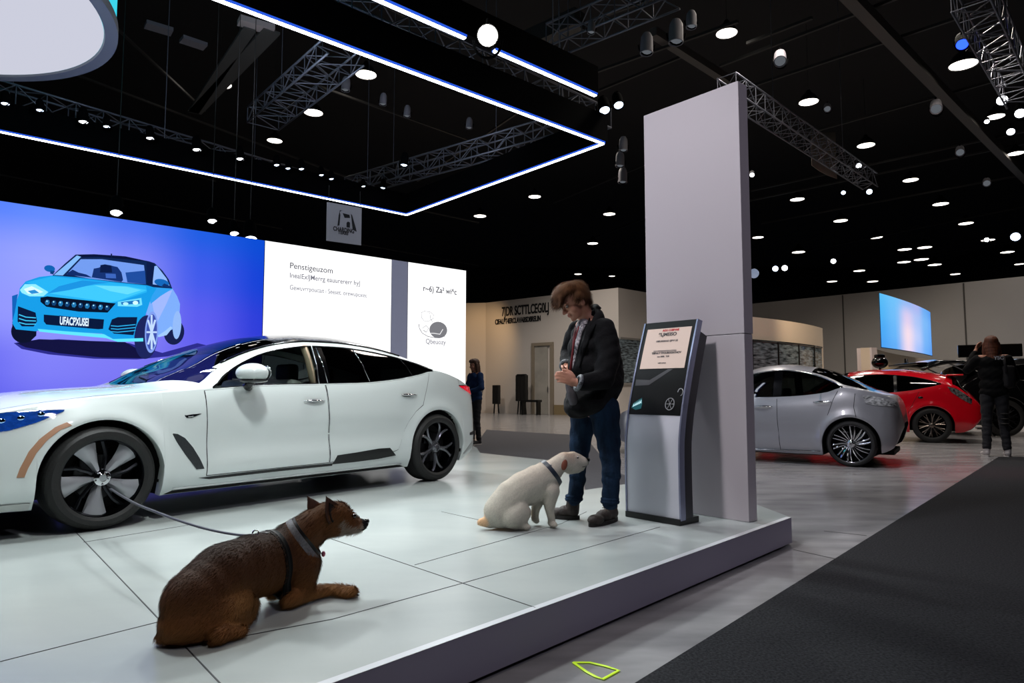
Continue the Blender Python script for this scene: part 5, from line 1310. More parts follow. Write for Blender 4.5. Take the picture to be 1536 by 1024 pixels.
# harness buckle and rings on the back
p0 = JB(660, 290, yb(660))-OB
mb2 = MB(); mb2.rbox(p0+V((0, 0, -.002)), (.05, .045, .018), .005, 2, RB); mb2.build('buckle', M_black, hr_, True)
mb2 = MB(); q = JB(596, 292, yb(596))-OB; mb2.tube([q+V((.012*cos(a), .012*sin(a)*.6, .012*sin(a))) for a in [2*pi*i/16 for i in range(17)]], .003, 6, False); mb2.build('ring', M_chrome, hr_, True)
# nose, eye, claws
mb2 = MB(); mb2.ball(JB(1203, 226, yb(1203))-OB, (.017, .015, .013), 14, 10, RB); mb2.build('nose', mat('wet_nose', '0a0809', .2, coat=.5), dogb, True)
mb2 = MB(); e_ = JB(1098, 192, yb(1098))-OB-bn_*.040; mb2.ball(e_, .0105, 14, 10); mb2.build('eye', mat('dog_eye', '1a0d06', .05, coat=1), dogb, True)
mb2 = MB(); e_ = JB(1098, 192, yb(1098))-OB+bn_*.034; mb2.ball(e_, .0095, 14, 10); mb2.build('eye', MATS['dog_eye'], dogb, True)
for k in range(4):
    mb2 = MB(); p = GB(1148+(k % 2)*8, 602+k*9, .012)[0]-OB; mb2.tube([p, p+bd*.012+V((0, 0, -.006))], [.004, .0015], 6); mb2.build('claw', M_black, dogb, True)
def ear(lat, mt, nm, W=.054, H=.108, off=0, par=None):
    base = JB(985, 192, yb(985))+bn_*lat-OB; tip = JB(936, 92, yb(936))+bn_*(lat*1.25)-OB; up = (tip-base); up.normalize(); side = hb-up*hb.dot(up); side.normalize(); out = side.cross(up)*(-1 if lat > 0 else 1)
    if out.dot(bn_*lat) < 0: out = -out
    P = []
    for j in range(9):
        v = j/8; w = W*(1-v**1.7)*(1-.15*(1-v)); row = []
        for i in range(9):
            u = -1+i/4; row.append(base-up*.012+up*H*1.02*v*(1-.08*u*u)+side*w*u+out*(.012*u*u*(1-v)+off)-side*.008*v)
        P.append(row)
    m = MB(); m.grid(P); o = m.build(nm, mt, par or dogb, True); q = o.modifiers.new('s', 'SOLIDIFY'); q.thickness = .005; q.offset = 0; return o
M_ear = mat('ear_brown', '4a2a17', .8, noise=(120, .6, (1, 1, .3), '2a150b'))
for lat in (-.05, .036):
    e0 = ear(lat, M_ear, 'ear'); ear(lat, mat('inner_ear_dark', '140b09', .9), 'inner_ear', .036, .078, .006, e0)
mth = MB(); mth.tube([JB(a, b, yb(a))-OB-bn_*w_ for a, b, w_ in ((1195, 258, .012), (1165, 270, .024), (1120, 266, .033), (1085, 252, .04))], .0028, 6); mth.build('mouth_line', M_black, dogb, True)
hp = [V(p) for p in (HN,)]
def skipb(p, n):
    return (p-HN).length < .03 or p.z < PZ+.004
fur(body, 'coat', M_furs, 60000, .021, .0011, flowb, colb, skipb, .35, OB)
# leash
lp = [(378, 803, 2.78), (350, 801, 2.86), (310, 793, 2.98), (270, 781, 3.12), (235, 768, 3.3), (205, 756, 3.55), (180, 742, 3.8), (166, 733, 4.06)]
P = [at_y(*a) for a in lp]; PP = []
for i in range(len(P)-1):
    for k in range(6):
        t = k/6; a, b, c, d = P[max(0, i-1)], P[i], P[i+1], P[min(len(P)-1, i+2)]
        PP.append(.5*((2*b)+(c-a)*t+(2*a-5*b+4*c-d)*t*t+(3*b-a-3*c+d)*t**3))
PP.append(P[-1])
mb2 = MB(); mb2.tube(PP, .0085, 8, flat=.6); lo = V(P[0]); 
ls = thing('leash', 'dark grey leash stretched between the brown dog and the front wheel of the white car', 'leash', lo)
mb2.build('strap', mat('leash_grey', '3c3c46', .4, .2), ls, True, org=lo).location = (0, 0, 0)
mb2 = MB(); mb2.tube([P[0]-lo, P[0]-lo+V((.03, .02, .0)), JB(640, 300, yb(640))-lo], .006, 8); mb2.build('clip', M_satin, ls, True)
# --- white dog sitting by the man ---
def JW(cx, cy, y): return at_y(680+cx*.19526, 600+cy*.19526, y)
def yw(cx): return 4.36+(cx-280)/700*.14
OW = V((.02, 4.4, PZ)); bw_ = V((.95, .31, 0)).normalized(); wn = V((-bw_.y, bw_.x, 0)); RW = Matrix.Rotation(atan2(bw_.y, bw_.x), 3, 'Z')
dogw = thing('white_dog', 'cream white dog with blue-black collar sitting before the man in the dark jacket', 'dog', OW)
mb = MB()
def ew(cx, cy, rx, ry, rz, lat=0, tilt=0): mb.ball(JW(cx, cy, yw(cx))+wn*lat, (rx, ry, rz), 20, 12, RW @ Matrix.Rotation(tilt, 3, 'Y'))
def GW(cx, cy, r): return (on_z(680+cx*.19526, 600+cy*.19526, PZ+r), r)
def lw(ch, lat=0): mb.limb([(JW(a, b, yw(a))+wn*lat, r) for a, b, r in ch], 14)
ew(390, 830, .105, .10, .12, 0, -.5); ew(450, 740, .115, .095, .11, 0, -.7); ew(540, 680, .13, .092, .112, 0, -.6); ew(640, 630, .12, .088, .112, 0, -.5); ew(720, 600, .085, .078, .105, 0, -.4)
ew(360, 900, .08, .09, .07); ew(590, 700, .10, .085, .09, 0, -.5); ew(735, 650, .07, .065, .09, 0)
lw([(350, 850, .1), (430, 760, .106), (530, 680, .107), (640, 620, .101), (715, 585, .09)])
lw([(700, 570, .085), (760, 540, .072), (800, 500, .062), (850, 465, .058)])
ew(870, 470, .062, .055, .062); ew(900, 490, .055, .05, .058); lw([(900, 455, .046), (950, 465, .043), (990, 476, .037), (1012, 474, .03)]); lw([(900, 520, .042), (950, 520, .035), (985, 515, .025)]); lw([(915, 425, .03), (955, 440, .028), (990, 455, .024)])
for s_ in (-1, 1): mb.ball(JW(828, 470, yw(828))+wn*.05*s_, (.022, .014, .034), 12, 8, RW)
lw([(430, 880, .075), (480, 830, .062), (515, 850, .05), (500, 900, .04), (450, 955, .032)], -.07); mb.limb([GW(420, 962, .026), GW(500, 970, .024), GW(572, 976, .022)], 14)
lw([(430, 880, .07), (520, 850, .05), (560, 900, .036), (530, 950, .03)], .07); lw([(520, 955, .024), (570, 955, .022)], .09)
lw([(730, 690, .06), (720, 770, .045), (722, 840, .03), (735, 895, .025)], -.045)
mb.limb([(JW(735, 895, yw(735))-wn*.045, .025), GW(750, 945, .024), GW(778, 960, .022)], 14)
lw([(720, 700, .06), (680, 780, .042), (655, 850, .03), (650, 920, .025), (665, 940, .022)], .06)
lw([(290, 950, .03), (250, 940, .028), (225, 935, .027), (210, 935, .024)])
for k in range(3): mb.ball(JW(785, 968, yw(785))+wn*(-.06+k*.014), (.016, .009, .011), 10, 6, RW); mb.ball(JW(588, 988, yw(588))+wn*(-.09+k*.014), (.016, .009, .011), 10, 6, RW)
mb.v = [(p[0], p[1], max(p[2], PZ+.009)) for p in mb.v]
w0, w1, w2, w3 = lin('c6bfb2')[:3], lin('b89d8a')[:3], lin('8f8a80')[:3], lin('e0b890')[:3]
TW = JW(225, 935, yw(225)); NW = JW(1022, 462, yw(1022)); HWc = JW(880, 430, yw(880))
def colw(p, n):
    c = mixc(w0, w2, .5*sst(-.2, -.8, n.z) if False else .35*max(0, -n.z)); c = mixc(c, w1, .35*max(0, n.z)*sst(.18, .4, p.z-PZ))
    c = mixc(c, w3, 1-sst(.03, .06, (p-TW).length)); c = mixc(c, w1, .7*(1-sst(.03, .08, (p-HWc).length)))
    if (p-NW).length < .035: c = mixc((.02, .015, .015), c, sst(.012, .035, (p-NW).length))
    leg2 = (p-(JW(545, 890, yw(545))+wn*.08)).length; c = mixc(c, lin('a88a68')[:3], .6*(1-sst(.06, .11, leg2)))
    return c
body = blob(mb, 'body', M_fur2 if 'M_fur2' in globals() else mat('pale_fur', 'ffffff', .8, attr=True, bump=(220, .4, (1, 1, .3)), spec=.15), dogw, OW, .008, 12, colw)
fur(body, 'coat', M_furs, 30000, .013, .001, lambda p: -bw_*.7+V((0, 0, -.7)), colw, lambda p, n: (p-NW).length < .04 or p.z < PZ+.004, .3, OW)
cw = band('collar', body, OW, JW(748, 548, yw(748)), JW(830, 480, yw(830))-JW(690, 600, yw(690)), .028, .004, mat('collar_blue_black', '1d2633', .35), dogw, .25)[0]
mb2 = MB(); mb2.rbox(JW(715, 500, yw(715))-OW-wn*.055, (.03, .012, .02), .004, 2, RW); mb2.build('buckle', M_satin, cw, True)
mb2 = MB(); mb2.ball(JW(1026, 460, yw(1026))-OW, (.024, .022, .017), 14, 8, RW); mb2.build('nose', MATS['wet_nose'], dogw, True)
for s_ in (-1, 1): mb2 = MB(); mb2.ball(JW(938, 436, yw(938))-OW+wn*.037*s_, .008, 12, 8); mb2.build('eye', MATS['dog_eye'], dogw, True)
for s_ in (-1, 1): mb2 = MB(); mb2.ball(JW(826, 490, yw(826))-OW+wn*.061*s_, (.021, .009, .036), 12, 8, RW @ Matrix.Rotation(.25, 3, 'Y')); mb2.build('inner_ear', mat('inner_ear_brown', '7a3f2e', .7), dogw, True)
mth = MB(); mth.tube([JW(a, b, yw(a))-OW-wn*w_ for a, b, w_ in ((1016, 500, .016), (995, 507, .028), (975, 508, .035))], .0022, 6); mth.build('mouth_line', M_black, dogw, True)
# ---------- people ----------
M_skin = mat('skin', 'ffffff', .5, attr=True, noise=(30, .12, (1, 1, 1), '7a4030'), spec=.3)
def cloth(nm, col, **k): return mat(nm, col, .85, bump=k.pop('bump', (40, .5)), spec=.15, **k)
def head(mb, C, f, u, s, k=1.0):
    R = Matrix((f, s, u)).transposed()     # columns f,s,u
    def P(a, b, c): return C+(f*a+s*b+u*c)*k
    def B(a, b, c, ra, rb, rc): mb.ball(P(a, b, c), (ra*k, rb*k, rc*k), 20, 14, R)
    B(-.012, 0, .03, .096, .076, .088); B(.028, 0, -.02, .058, .058, .082); B(.04, 0, -.07, .042, .045, .034); mb.ball(P(.068, 0, -.09), .019*k, 12, 8)
    for q in (-1, 1): B(.052, q*.036, -.028, .03, .024, .03); B(-.005, q*.077, -.012, .02, .009, .031)
    B(.078, 0, .026, .014, .048, .011); mb.limb([(P(.088, 0, .012), .008*k), (P(.102, 0, -.012), .0095*k), (P(.108, 0, -.026), .0125*k)], 10)
    for q in (-1, 1): mb.ball(P(.098, q*.011, -.03), .008*k, 10, 6)
    B(.084, 0, -.053, .012, .021, .006); B(.082, 0, -.064, .012, .019, .007)
    return P, R
def hand(mb, w, d, pn, side, curl=.9, k=1.0):
    """w wrist, d direction of the hand, pn palm normal, side: direction of the thumb"""
    d, pn, side = V(d).normalized(), V(pn).normalized(), V(side).normalized(); R = Matrix((d, side, pn)).transposed()
    mb.ball(w+d*.045*k, (.048*k, .040*k, .016*k), 16, 10, R); mb.limb([(w-d*.01, .024*k), (w+d*.03*k, .022*k)], 12)
    for i, (o, L) in enumerate(((.030, .072), (.010, .080), (-.010, .075), (-.029, .060))):
        p = w+d*.08*k+side*o*k; q = p; a = curl*.35; ch = [(p-d*.02*k, .0105*k), (p, .0102*k)]
        for j, (fr, da) in enumerate(((.45, curl*.5), (.3, curl*.55), (.25, curl*.45))):
            dd = d*cos(a)+pn*sin(a); q = q+dd*L*fr*k; ch.append((q, (.0096-.0011*j)*k)); a += da
        mb.limb(ch, 10)
    t0 = w+d*.022*k+side*.03*k; t1 = t0+(d*.5+side*.75+pn*.25).normalized()*.035*k; t2 = t1+(d*.85+side*.2+pn*.35).normalized()*.032*k; t3 = t2+(d*.9+pn*.5).normalized()*.022*k
    mb.limb([(t0, .015*k), (t1, .012*k), (t2, .0105*k), (t3, .009*k)], 10)
def shoe(root, org, heel, toe, mt, sole, k=1.0, name='shoe', hgt=.1):
    heel, toe = V(heel), V(toe); z0 = heel.z; d = toe-heel; L = d.length; d.normalize(); s = V((-d.y, d.x, 0)); R = Matrix((d, s, V((0, 0, 1)))).transposed(); mb = MB()
    up = V((0, 0, 1))
    mb.ball(heel+d*L*.22+up*.055*k, (L*.24, .042*k, .05*k), 16, 10, R); mb.ball(heel+d*L*.5+up*.045*k, (L*.26, .045*k, .042*k), 16, 10, R); mb.ball(heel+d*L*.8+up*.035*k, (L*.22, .05*k, .034*k), 16, 10, R)
    mb.limb([(heel+d*L*.22+up*.07*k, .045*k), (heel+d*L*.2+up*hgt*k, .044*k)], 14)
    mb.v = [(p[0], p[1], max(p[2], z0+.012)) for p in mb.v]
    o = blob(mb, name, mt, root, org, .007*k, 3)
    mb = MB(); pts = []
    for i in range(28):
        a = 2*pi*i/28; x = cos(a); y = sin(a); w = (.047+.008*max(0, x))*k; q = heel+d*(L*.5+x*(L*.54))+s*y*w*(1-.15*abs(x)); pts.append((q.x-org[0], q.y-org[1]))
    mb.prism(pts, z0-org[2]+.001, z0-org[2]+.024*k); mb.build('sole', sole, o, 40)
    lc = MB()
    for i in range(4):
        c = heel+d*L*(.42+.08*i)+up*(.092-.012*i)*k; lc.tube([c-s*.025*k-V(org), c+up*.006*k-V(org), c+s*.025*k-V(org)], .003*k, 5)
    lc.build('lace', mat('lace_brown', '4b3a30', .8), o, True)
    return o
def torus_ring(mb, c, ax, R, r, n=26):
    x, y, z = frame(ax); mb.tube([c+(x*cos(a)+y*sin(a))*R for a in [2*pi*i/n for i in range(n+1)]], r, 8, False)
# --- the man on the platform ---
def JM(u, v, y): return at_y(u, v, y)
OM = V((.5, 4.52, PZ)); man = thing('person', 'person in black jacket and blue jeans looking down at the white dog', 'person', OM)
mf = V((-.93, -.37, 0)).normalized(); ml = V((mf.y*-1, mf.x, 0)); ml = V((.37, -.93, 0)).normalized()   # forward, near side
hu_ang = radians(33); hf = (mf*cos(hu_ang)-V((0, 0, sin(hu_ang)))).normalized(); hu = (mf*sin(hu_ang)+V((0, 0, cos(hu_ang)))).normalized(); hs = hu.cross(hf)
HC_ = JM(862, 452, 4.5)
mb = MB(); P_, R_h = head(mb, HC_, hf, hu, hs, 1.04)
nk = JM(884, 482, 4.55); mb.limb([(P_(-.03, 0, -.04), .056), (JM(876, 470, 4.54), .054), (nk, .062)], 16)
shN, shF = JM(908, 500, 4.40), JM(866, 498, 4.72)
mb.limb([(nk, .07), (JM(890, 510, 4.56), .12), (JM(890, 560, 4.55), .12), (JM(892, 600, 4.53), .12)], 16)
elN, wrN = JM(906, 568, 4.28), JM(866, 574, 4.22); elF, wrF = JM(853, 530, 4.78), JM(850, 556, 4.56)
mb.limb([(nk, .06), (shN, .05), (elN, .042), (wrN, .028)], 14); mb.limb([(nk, .06), (shF, .05), (elF, .04), (wrF, .027)], 14)
dN = (JM(846, 566, 4.2)-wrN).normalized()
hand(mb, wrN+dN*.005, dN, (ml*-1+V((0, 0, -.3))), V((0, 0, 1)), .9, .95)
dF = (JM(843, 574, 4.4)-wrF).normalized(); hand(mb, wrF, dF, (ml*.9+mf*-.2), (mf*.4+V((0, 0, .6))), 1.0, .95)
for a, b, c in ((JM(878, 615, 4.62), JM(868, 690, 4.65), JM(862, 750, 4.665)), (JM(906, 612, 4.48), JM(916, 690, 4.41), JM(915, 752, 4.425))):
    mb.limb([(JM(892, 600, 4.53), .08), (a, .06), (b, .035), (c, .03)], 14)
sk, sk2, lip = lin('b9846e')[:3], lin('8d5748')[:3], lin('9a5248')[:3]
LP = P_(.09, 0, -.058); EC = [P_(.078, q*.03, .004) for q in (-1, 1)]; NT = P_(.108, 0, -.026)
def colm(p, n):
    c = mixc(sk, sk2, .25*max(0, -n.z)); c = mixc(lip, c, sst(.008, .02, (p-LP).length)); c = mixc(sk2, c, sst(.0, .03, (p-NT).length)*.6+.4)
    for e in EC: c = mixc(sk2, c, sst(.006, .018, (p-e).length))
    return c
mbody = blob(mb, 'body', M_skin, man, OM, .0055, 3, colm)
for e in EC:
    m2 = MB(); m2.ball(e+hf*.001-OM, .0095, 14, 10); eo = m2.build('eye', mat('eye_white', '8a807a', .3), man, True)
    m2 = MB(); m2.ball(e+hf*.006-hu*.003-OM, .0058, 12, 8); m2.build('iris', mat('iris_dark', '1c120c', .1), eo, True)
for q in (-1, 1):
    m2 = MB(); m2.tube([P_(.088, q*.012, .028)-OM, P_(.09, q*.03, .034)-OM, P_(.08, q*.05, .028)-OM], [.004, .0045, .002], 6); m2.build('eyebrow', mat('brow_brown', '4a2c18', .8), man, True)
# hair
mb = MB()
def hbz(a, b, c, ra, rb, rc): mb.ball(P_(a, b, c), (ra, rb, rc), 20, 14, R_h)
hbz(-.03, 0, .05, .088, .080, .08); hbz(.02, 0, .095, .085, .076, .045); hbz(-.055, 0, .02, .062, .078, .08); hbz(-.07, 0, -.03, .035, .06, .04)
hbz(.045, .0, .082, .045, .062, .026)
for s5 in (-.045, -.022, 0, .022, .045): mb.limb([(P_(.02, s5, .1), .026), (P_(.07, s5*1.05, .088), .02), (P_(.098, s5*1.1+.004, .062), .013), (P_(.112, s5*1.1+.008, .04), .006)], 10)
for q in (-1, 1): hbz(-.015, q*.07, .035, .035, .016, .035)
hc0, hc1 = lin('4a2d18')[:3], lin('82562f')[:3]
def colh(p, n): return mixc(hc0, hc1, .6*max(0, n.z)+.2*max(0, n.dot(hf)))  # painted highlight
hair = blob(mb, 'hair', mat('hair_base', 'ffffff', .6, attr=True, bump=(150, .6, (1, 1, .3))), man, OM, .007, 3, colh)
crown = P_(-.06, 0, .12)
def flowh(p):
    d = (p-crown); d = d-hu*d.dot(hu)*.3
    return (d.normalized()+hf*.25-V((0, 0, .35))).normalized() if d.length > 1e-4 else hf
fur(hair, 'strands', M_furs, 14000, .045, .0011, flowh, colh, None, .25, OM)
# shirt, jacket
def ball_(m, u, v, y, r, R=None): m.ball(JM(u, v, y), r, 18, 12, R)
RM = Matrix((mf, ml, V((0, 0, 1)))).transposed()
mb = MB(); 
for u, v, y, r in ((876, 505, 4.53, (.065, .10, .09)), (875, 525, 4.53, (.07, .10, .1)), (876, 555, 4.52, (.07, .10, .1)), (876, 488, 4.52, (.05, .065, .05))): ball_(mb, u, v, y, r, RM)
shirt = blob(mb, 'shirt', mat('plaid_shirt', '3a3c44', .8, noise=(55, 1.0, (1, 1, 1), 'a8a0a4')), man, OM, .011, 3)
mb = MB()
for u, v, y, r in ((887, 502, 4.55, (.13, .175, .09)), (886, 522, 4.55, (.155, .185, .12)), (888, 550, 4.54, (.165, .185, .14)), (893, 578, 4.53, (.17, .185, .12)), (903, 575, 4.52, (.14, .16, .11)), (884, 592, 4.5, (.155, .185, .1)), (876, 603, 4.44, (.13, .165, .09)), (866, 612, 4.4, (.085, .11, .055))): ball_(mb, u, v, y, r, RM)
mb.limb([(JM(893, 478, 4.55), .07), (JM(886, 484, 4.56), .085)], 14)
mb.limb([(JM(905, 495, 4.42), .085), (JM(914, 530, 4.36), .078), (elN, .07), (JM(888, 572, 4.25), .06), (JM(874, 574, 4.23), .052)], 16)
mb.limb([(JM(868, 497, 4.7), .08), (JM(857, 515, 4.76), .066), (elF, .058), (JM(850, 545, 4.66), .048)], 16)
mb.limb([(JM(858, 622, 4.38), .028), (JM(872, 618, 4.38), .04), (JM(896, 606, 4.42), .05), (JM(915, 590, 4.48), .06), (JM(922, 580, 4.5), .055)], 12)
mb.limb([(JM(912, 515, 4.52), .075), (JM(918, 545, 4.52), .075), (JM(921, 572, 4.5), .068)], 14)
nzv = lambda p: V((sin(p.z*31+p.x*17), sin(p.z*23+p.y*19), 0))
def fold(p, n):
    a = sin(p.z*38+p.x*26+sin(p.y*30)*1.5)*.5+sin(p.z*71-p.x*40+p.y*33)*.3; return p+n*a*.006
M_jk = cloth('black_jacket', '09090b', noise=(9, .35, (1, 1, 1), '131317'))
jacket = blob(mb, 'jacket', M_jk, man, OM, .011, 4, disp=fold)
# opening: shirt front strip, lapel and collar
m2 = MB(); L1 = [(868, 483), (862, 500), (858, 520), (854, 545), (851, 570), (850, 590)]; 
t_ = bvh_of(jacket)
def snap(u, v, off=.004):
    r = ray(u, v).normalized(); o = V((0, 0, CAMH))-OM; h = t_.ray_cast(o, r, 8)
    return (h[0]-r*off) if h[0] is not None else None
def patchstrip(nm, A, B, mt, par, off=.006, n=14, m=4):
    P = []
    def it(L, f):
        x = f*(len(L)-1); i = min(len(L)-2, int(x)); q = x-i; return (L[i][0]*(1-q)+L[i+1][0]*q, L[i][1]*(1-q)+L[i+1][1]*q)
    for i in range(n+1):
        a, b = it(A, i/n), it(B, i/n); row = []
        for j in range(m+1):
            g = j/m; q = snap(a[0]*(1-g)+b[0]*g, a[1]*(1-g)+b[1]*g, off); row.append(q)
        P.append(row)
    last = None
    for r in P:
        for j in range(len(r)):
            if r[j] is None: r[j] = last if last is not None else V((0, 0, 1))
            last = r[j]
    mb = MB(); mb.grid(P); o = mb.build(nm, mt, par, True); q = o.modifiers.new('s', 'SOLIDIFY'); q.thickness = .006; return o
patchstrip('shirt_front', [(864, 487), (860, 500), (859, 520), (857, 540), (856, 556)], [(878, 487), (872, 500), (867, 520), (862, 540), (858, 556)], MATS['plaid_shirt'], shirt)
patchstrip('lapel', [(863, 488), (859, 505), (857, 530), (855, 556)], [(866, 488), (862, 505), (860, 530), (857, 556)], cloth('lapel_maroon', '4a1c20'), jacket, .012)
patchstrip('lapel', [(884, 476), (876, 500), (870, 520), (866, 545)], [(893, 486), (884, 508), (876, 528), (869, 552)], M_jk, jacket, .012)
m2 = MB(); m2.tube([JM(u, v, y)-OM for u, v, y in ((898, 462, 4.5), (893, 458, 4.58), (886, 466, 4.66), (874, 486, 4.66))], [.02, .026, .024, .012], 10, flat=.45); m2.tube([JM(u, v, y)-OM for u, v, y in ((893, 458, 4.56), (899, 470, 4.47), (890, 486, 4.42), (880, 496, 4.42))], [.024, .026, .022, .01], 10, flat=.5); m2.build('collar', M_jk, jacket, True)
m2 = MB(); torus_ring(m2, JM(868, 574, 4.225)-OM, dN, .043, .014); m2.build('cuff', mat('cuff_grey', '6d7177', .6, noise=(70, 1, (1, 1, 1), '1b1c20')), jacket, True)
m2 = MB(); torus_ring(m2, JM(850, 549, 4.62)-OM, dF, .04, .013); m2.build('cuff', MATS['cuff_grey'], jacket, True)
# chain and bottle-like item held at the waist
m2 = MB(); m2.tube([JM(u, v, 4.3)-OM for u, v in ((853, 578), (856, 590), (862, 605), (866, 612))], [.018, .022, .02, .012], 10); 
it_ = thing('shoulder_bag', 'grey narrow bag hanging in front of the person in the black jacket', 'bag', JM(858, 592, 4.33))
m2 = MB(); 
for i, (u, v) in enumerate(((852, 575), (855, 585), (859, 597), (864, 610))): pass
c0 = JM(858, 592, 4.33); m2.limb([(JM(852, 576, 4.33)-c0, .02), (JM(857, 590, 4.33)-c0, .032), (JM(862, 604, 4.34)-c0, .034), (JM(865, 612, 4.35)-c0, .02)], 12)
o = blob(m2, 'pouch', cloth('bag_grey', '4a484c'), it_, (0, 0, 0), .008, 3)
m2 = MB(); m2.tube([JM(u, v, y)-c0 for u, v, y in ((853, 572, 4.3), (857, 540, 4.33), (862, 510, 4.36), (868, 490, 4.4))], .006, 6); m2.build('strap', cloth('strap_red', '5a1e22'), it_, True)
# jeans
mb = MB(); hp_ = JM(893, 600, 4.53)
ball_(mb, 893, 602, 4.53, (.13, .165, .11), RM)
mb.limb([(JM(878, 615, 4.62), .098), (JM(872, 650, 4.64), .082), (JM(868, 690, 4.65), .062), (JM(866, 720, 4.66), .056), (JM(862, 748, 4.665), .052)], 18)
mb.limb([(JM(906, 612, 4.48), .104), (JM(911, 650, 4.45), .086), (JM(916, 688, 4.41), .066), (JM(917, 720, 4.42), .06), (JM(915, 752, 4.425), .054)], 18)
def foldj(p, n):
    z = p.z-PZ; a = sin(z*85+p.x*30+p.y*22+sin(z*40))*.5*(1-sst(.25, .75, z))+sin(z*34-p.x*25)*.4+.4*sin(z*60+p.y*40); return p+n*a*.0055
M_jean = mat('blue_jeans', '1d3047', .9, noise=(14, .9, (1, 1, .35), '0a111c'), bump=(45, .7), spec=.1)
jeans = blob(mb, 'jeans', M_jean, man, OM, .01, 3, disp=foldj)
for u, v, y in ((861, 748, 4.665), (915, 752, 4.425)):
    m2 = MB(); torus_ring(m2, JM(u, v, y)-OM, V((0, 0, 1)), .048, .015); torus_ring(m2, JM(u, v-4, y)-OM, V((0, 0, 1)), .048, .013); m2.build('turn_up', M_jean, jeans, True)
M_boot = mat('brown_suede_boot', '1e1512', .7, noise=(35, .5, (1, 1, 1), '3a2f2a'), bump=(60, .5)); M_sole = mat('boot_sole', '120e0c', .8)
def ground(u, v): p = on_z(u, v, PZ); return p
h1, t1 = ground(868, 779), ground(828, 776); shoe(man, OM, h1, t1, M_boot, M_sole, 1.05, 'boot', .12)
h2, t2 = ground(924, 780), ground(886, 790); shoe(man, OM, h2, t2, M_boot, M_sole, 1.05, 'boot', .12)
# --- background figures ---
def figure(label, org, ang, H, top, trou, hairc, longhair, arms, shoe_m, sitL=None, lean=0, extra=None, hairmt=None):
    r = thing('person', label, 'person', org); k = H/1.75
    f = V((cos(ang), sin(ang), 0)); l = V((-sin(ang), cos(ang), 0)); up = V((0, 0, 1))
    def Q(a, b, c): return V(org)+(f*a+l*b+up*c)*k
    mb = MB(); hang = radians(lean); hf = f*cos(hang)-up*sin(hang); hu = f*sin(hang)+up*cos(hang); hsd = hu.cross(hf)
    PH, RH = head(mb, Q(.03, 0, 1.61), hf, hu, hsd, k)
    mb.limb([(Q(.0, 0, 1.55), .05*k), (Q(-.01, 0, 1.44), .06*k)], 12); mb.limb([(Q(0, 0, 1.38), .1*k), (Q(0, 0, 1.0), .1*k)], 12)
    for s in (1, -1):
        sh = Q(0, s*.17, 1.42); el, wr = [Q(*a) for a in arms[0 if s == 1 else 1]]
        mb.limb([(Q(0, 0, 1.4), .07*k), (sh, .05*k), (el, .04*k), (wr, .026*k)], 12); hand(mb, wr, wr-el, l*-s, up, .8, k)
        mb.limb([(Q(0, 0, .98), .1*k), (Q(0, s*.09, .9), .08*k), (Q(.01, s*.1, .5), .05*k), (Q(-.01, s*.11, .1), .035*k)], 12)
    blob(mb, 'body', M_skin, r, org, .01, 3, lambda p, n: mixc(sk, sk2, .2))
    mb = MB(); RR = Matrix((f, l, up)).transposed()
    for c, rr_ in (((0, 0, 1.36), (.12, .2, .11)), ((0, 0, 1.2), (.125, .185, .16)), ((0, 0, 1.03), (.13, .18, .13)), ((0, 0, .93), (.13, .185, .09))): mb.ball(Q(*c), tuple(x*k for x in rr_), 18, 12, RR)
    for s in (1, -1):
        sh = Q(0, s*.18, 1.4); el, wr = [Q(*a) for a in arms[0 if s == 1 else 1]]; mb.limb([(sh, .07*k), (el, .06*k), (wr+(el-wr)*.15, .045*k)], 14)
    jk = blob(mb, 'jacket', top, r, org, .014, 3, disp=fold)
    mb = MB(); mb.ball(Q(0, 0, .95), (.12*k, .165*k, .1*k), 18, 12, RR)
    for s in (1, -1): mb.limb([(Q(0, s*.085, .88), .092*k), (Q(.02, s*.1, .5), .066*k), (Q(-.01, s*.12, .13), .055*k)], 14)
    tr = blob(mb, 'trousers', trou, r, org, .012, 3, disp=foldj)
    mb = MB()
    def hb2(a, b, c, ra, rb, rc): mb.ball(PH(a, b, c), (ra*k, rb*k, rc*k), 16, 10, RH)
    hb2(-.03, 0, .05, .1, .09, .09); hb2(.02, 0, .09, .085, .078, .05); hb2(-.06, 0, 0, .06, .085, .09)
    if longhair:
        for i in range(5): hb2(-.06, 0, -.04-.045*i, .06, .095-.008*i, .06)
        for s in (1, -1): mb.limb([(PH(-.01, s*.08, .02), .03*k), (PH(0, s*.09, -.1), .03*k), (PH(.0, s*.085, -.19), .02*k)], 10)
    hr = blob(mb, 'hair', hairc, r, org, .01, 3)
    for s in (1, -1): shoe(r, org, Q(-.07, s*.12, 0), Q(.2, s*.14, 0), shoe_m, mat('sneaker_sole', 'b8b4b2', .6), k, 'shoe', .1)
    return r, Q, jk, tr, k
po = on_z(1496, 685, 0)
r2, Q2, jk2, tr2, k2 = figure('person in black jacket with long auburn hair seen from behind at the carpet corner', (po.x, po.y, 0), radians(62), 1.98, cloth('black_hoodie', '0b0b0d'), mat('dark_jeans', '16161c', .85, bump=(60, .4)), mat('auburn_hair', '6b3820', .6, noise=(60, .6, (1, 1, .15), '2e1409'), bump=(90, .6, (1, 1, .15))), True,
    (((.1, .30, 1.25), (.3, .16, 1.55)), ((.08, -.27, 1.12), (.28, -.2, 1.0))), mat('white_sneaker', 'a8a2a2', .6), 0, 5)
me = text_mesh('YSC', .075, mat('jacket_print', 'a8a8ae', .6), bold=.003, ext=.002)
fw = V((cos(radians(62)), sin(radians(62)), 0)); xr = V((fw.y, -fw.x, 0)); M = Matrix(((xr.x, 0, -fw.x, 0), (xr.y, 0, -fw.y, 0), (0, 1, 0, 0), (0, 0, 0, 1)))
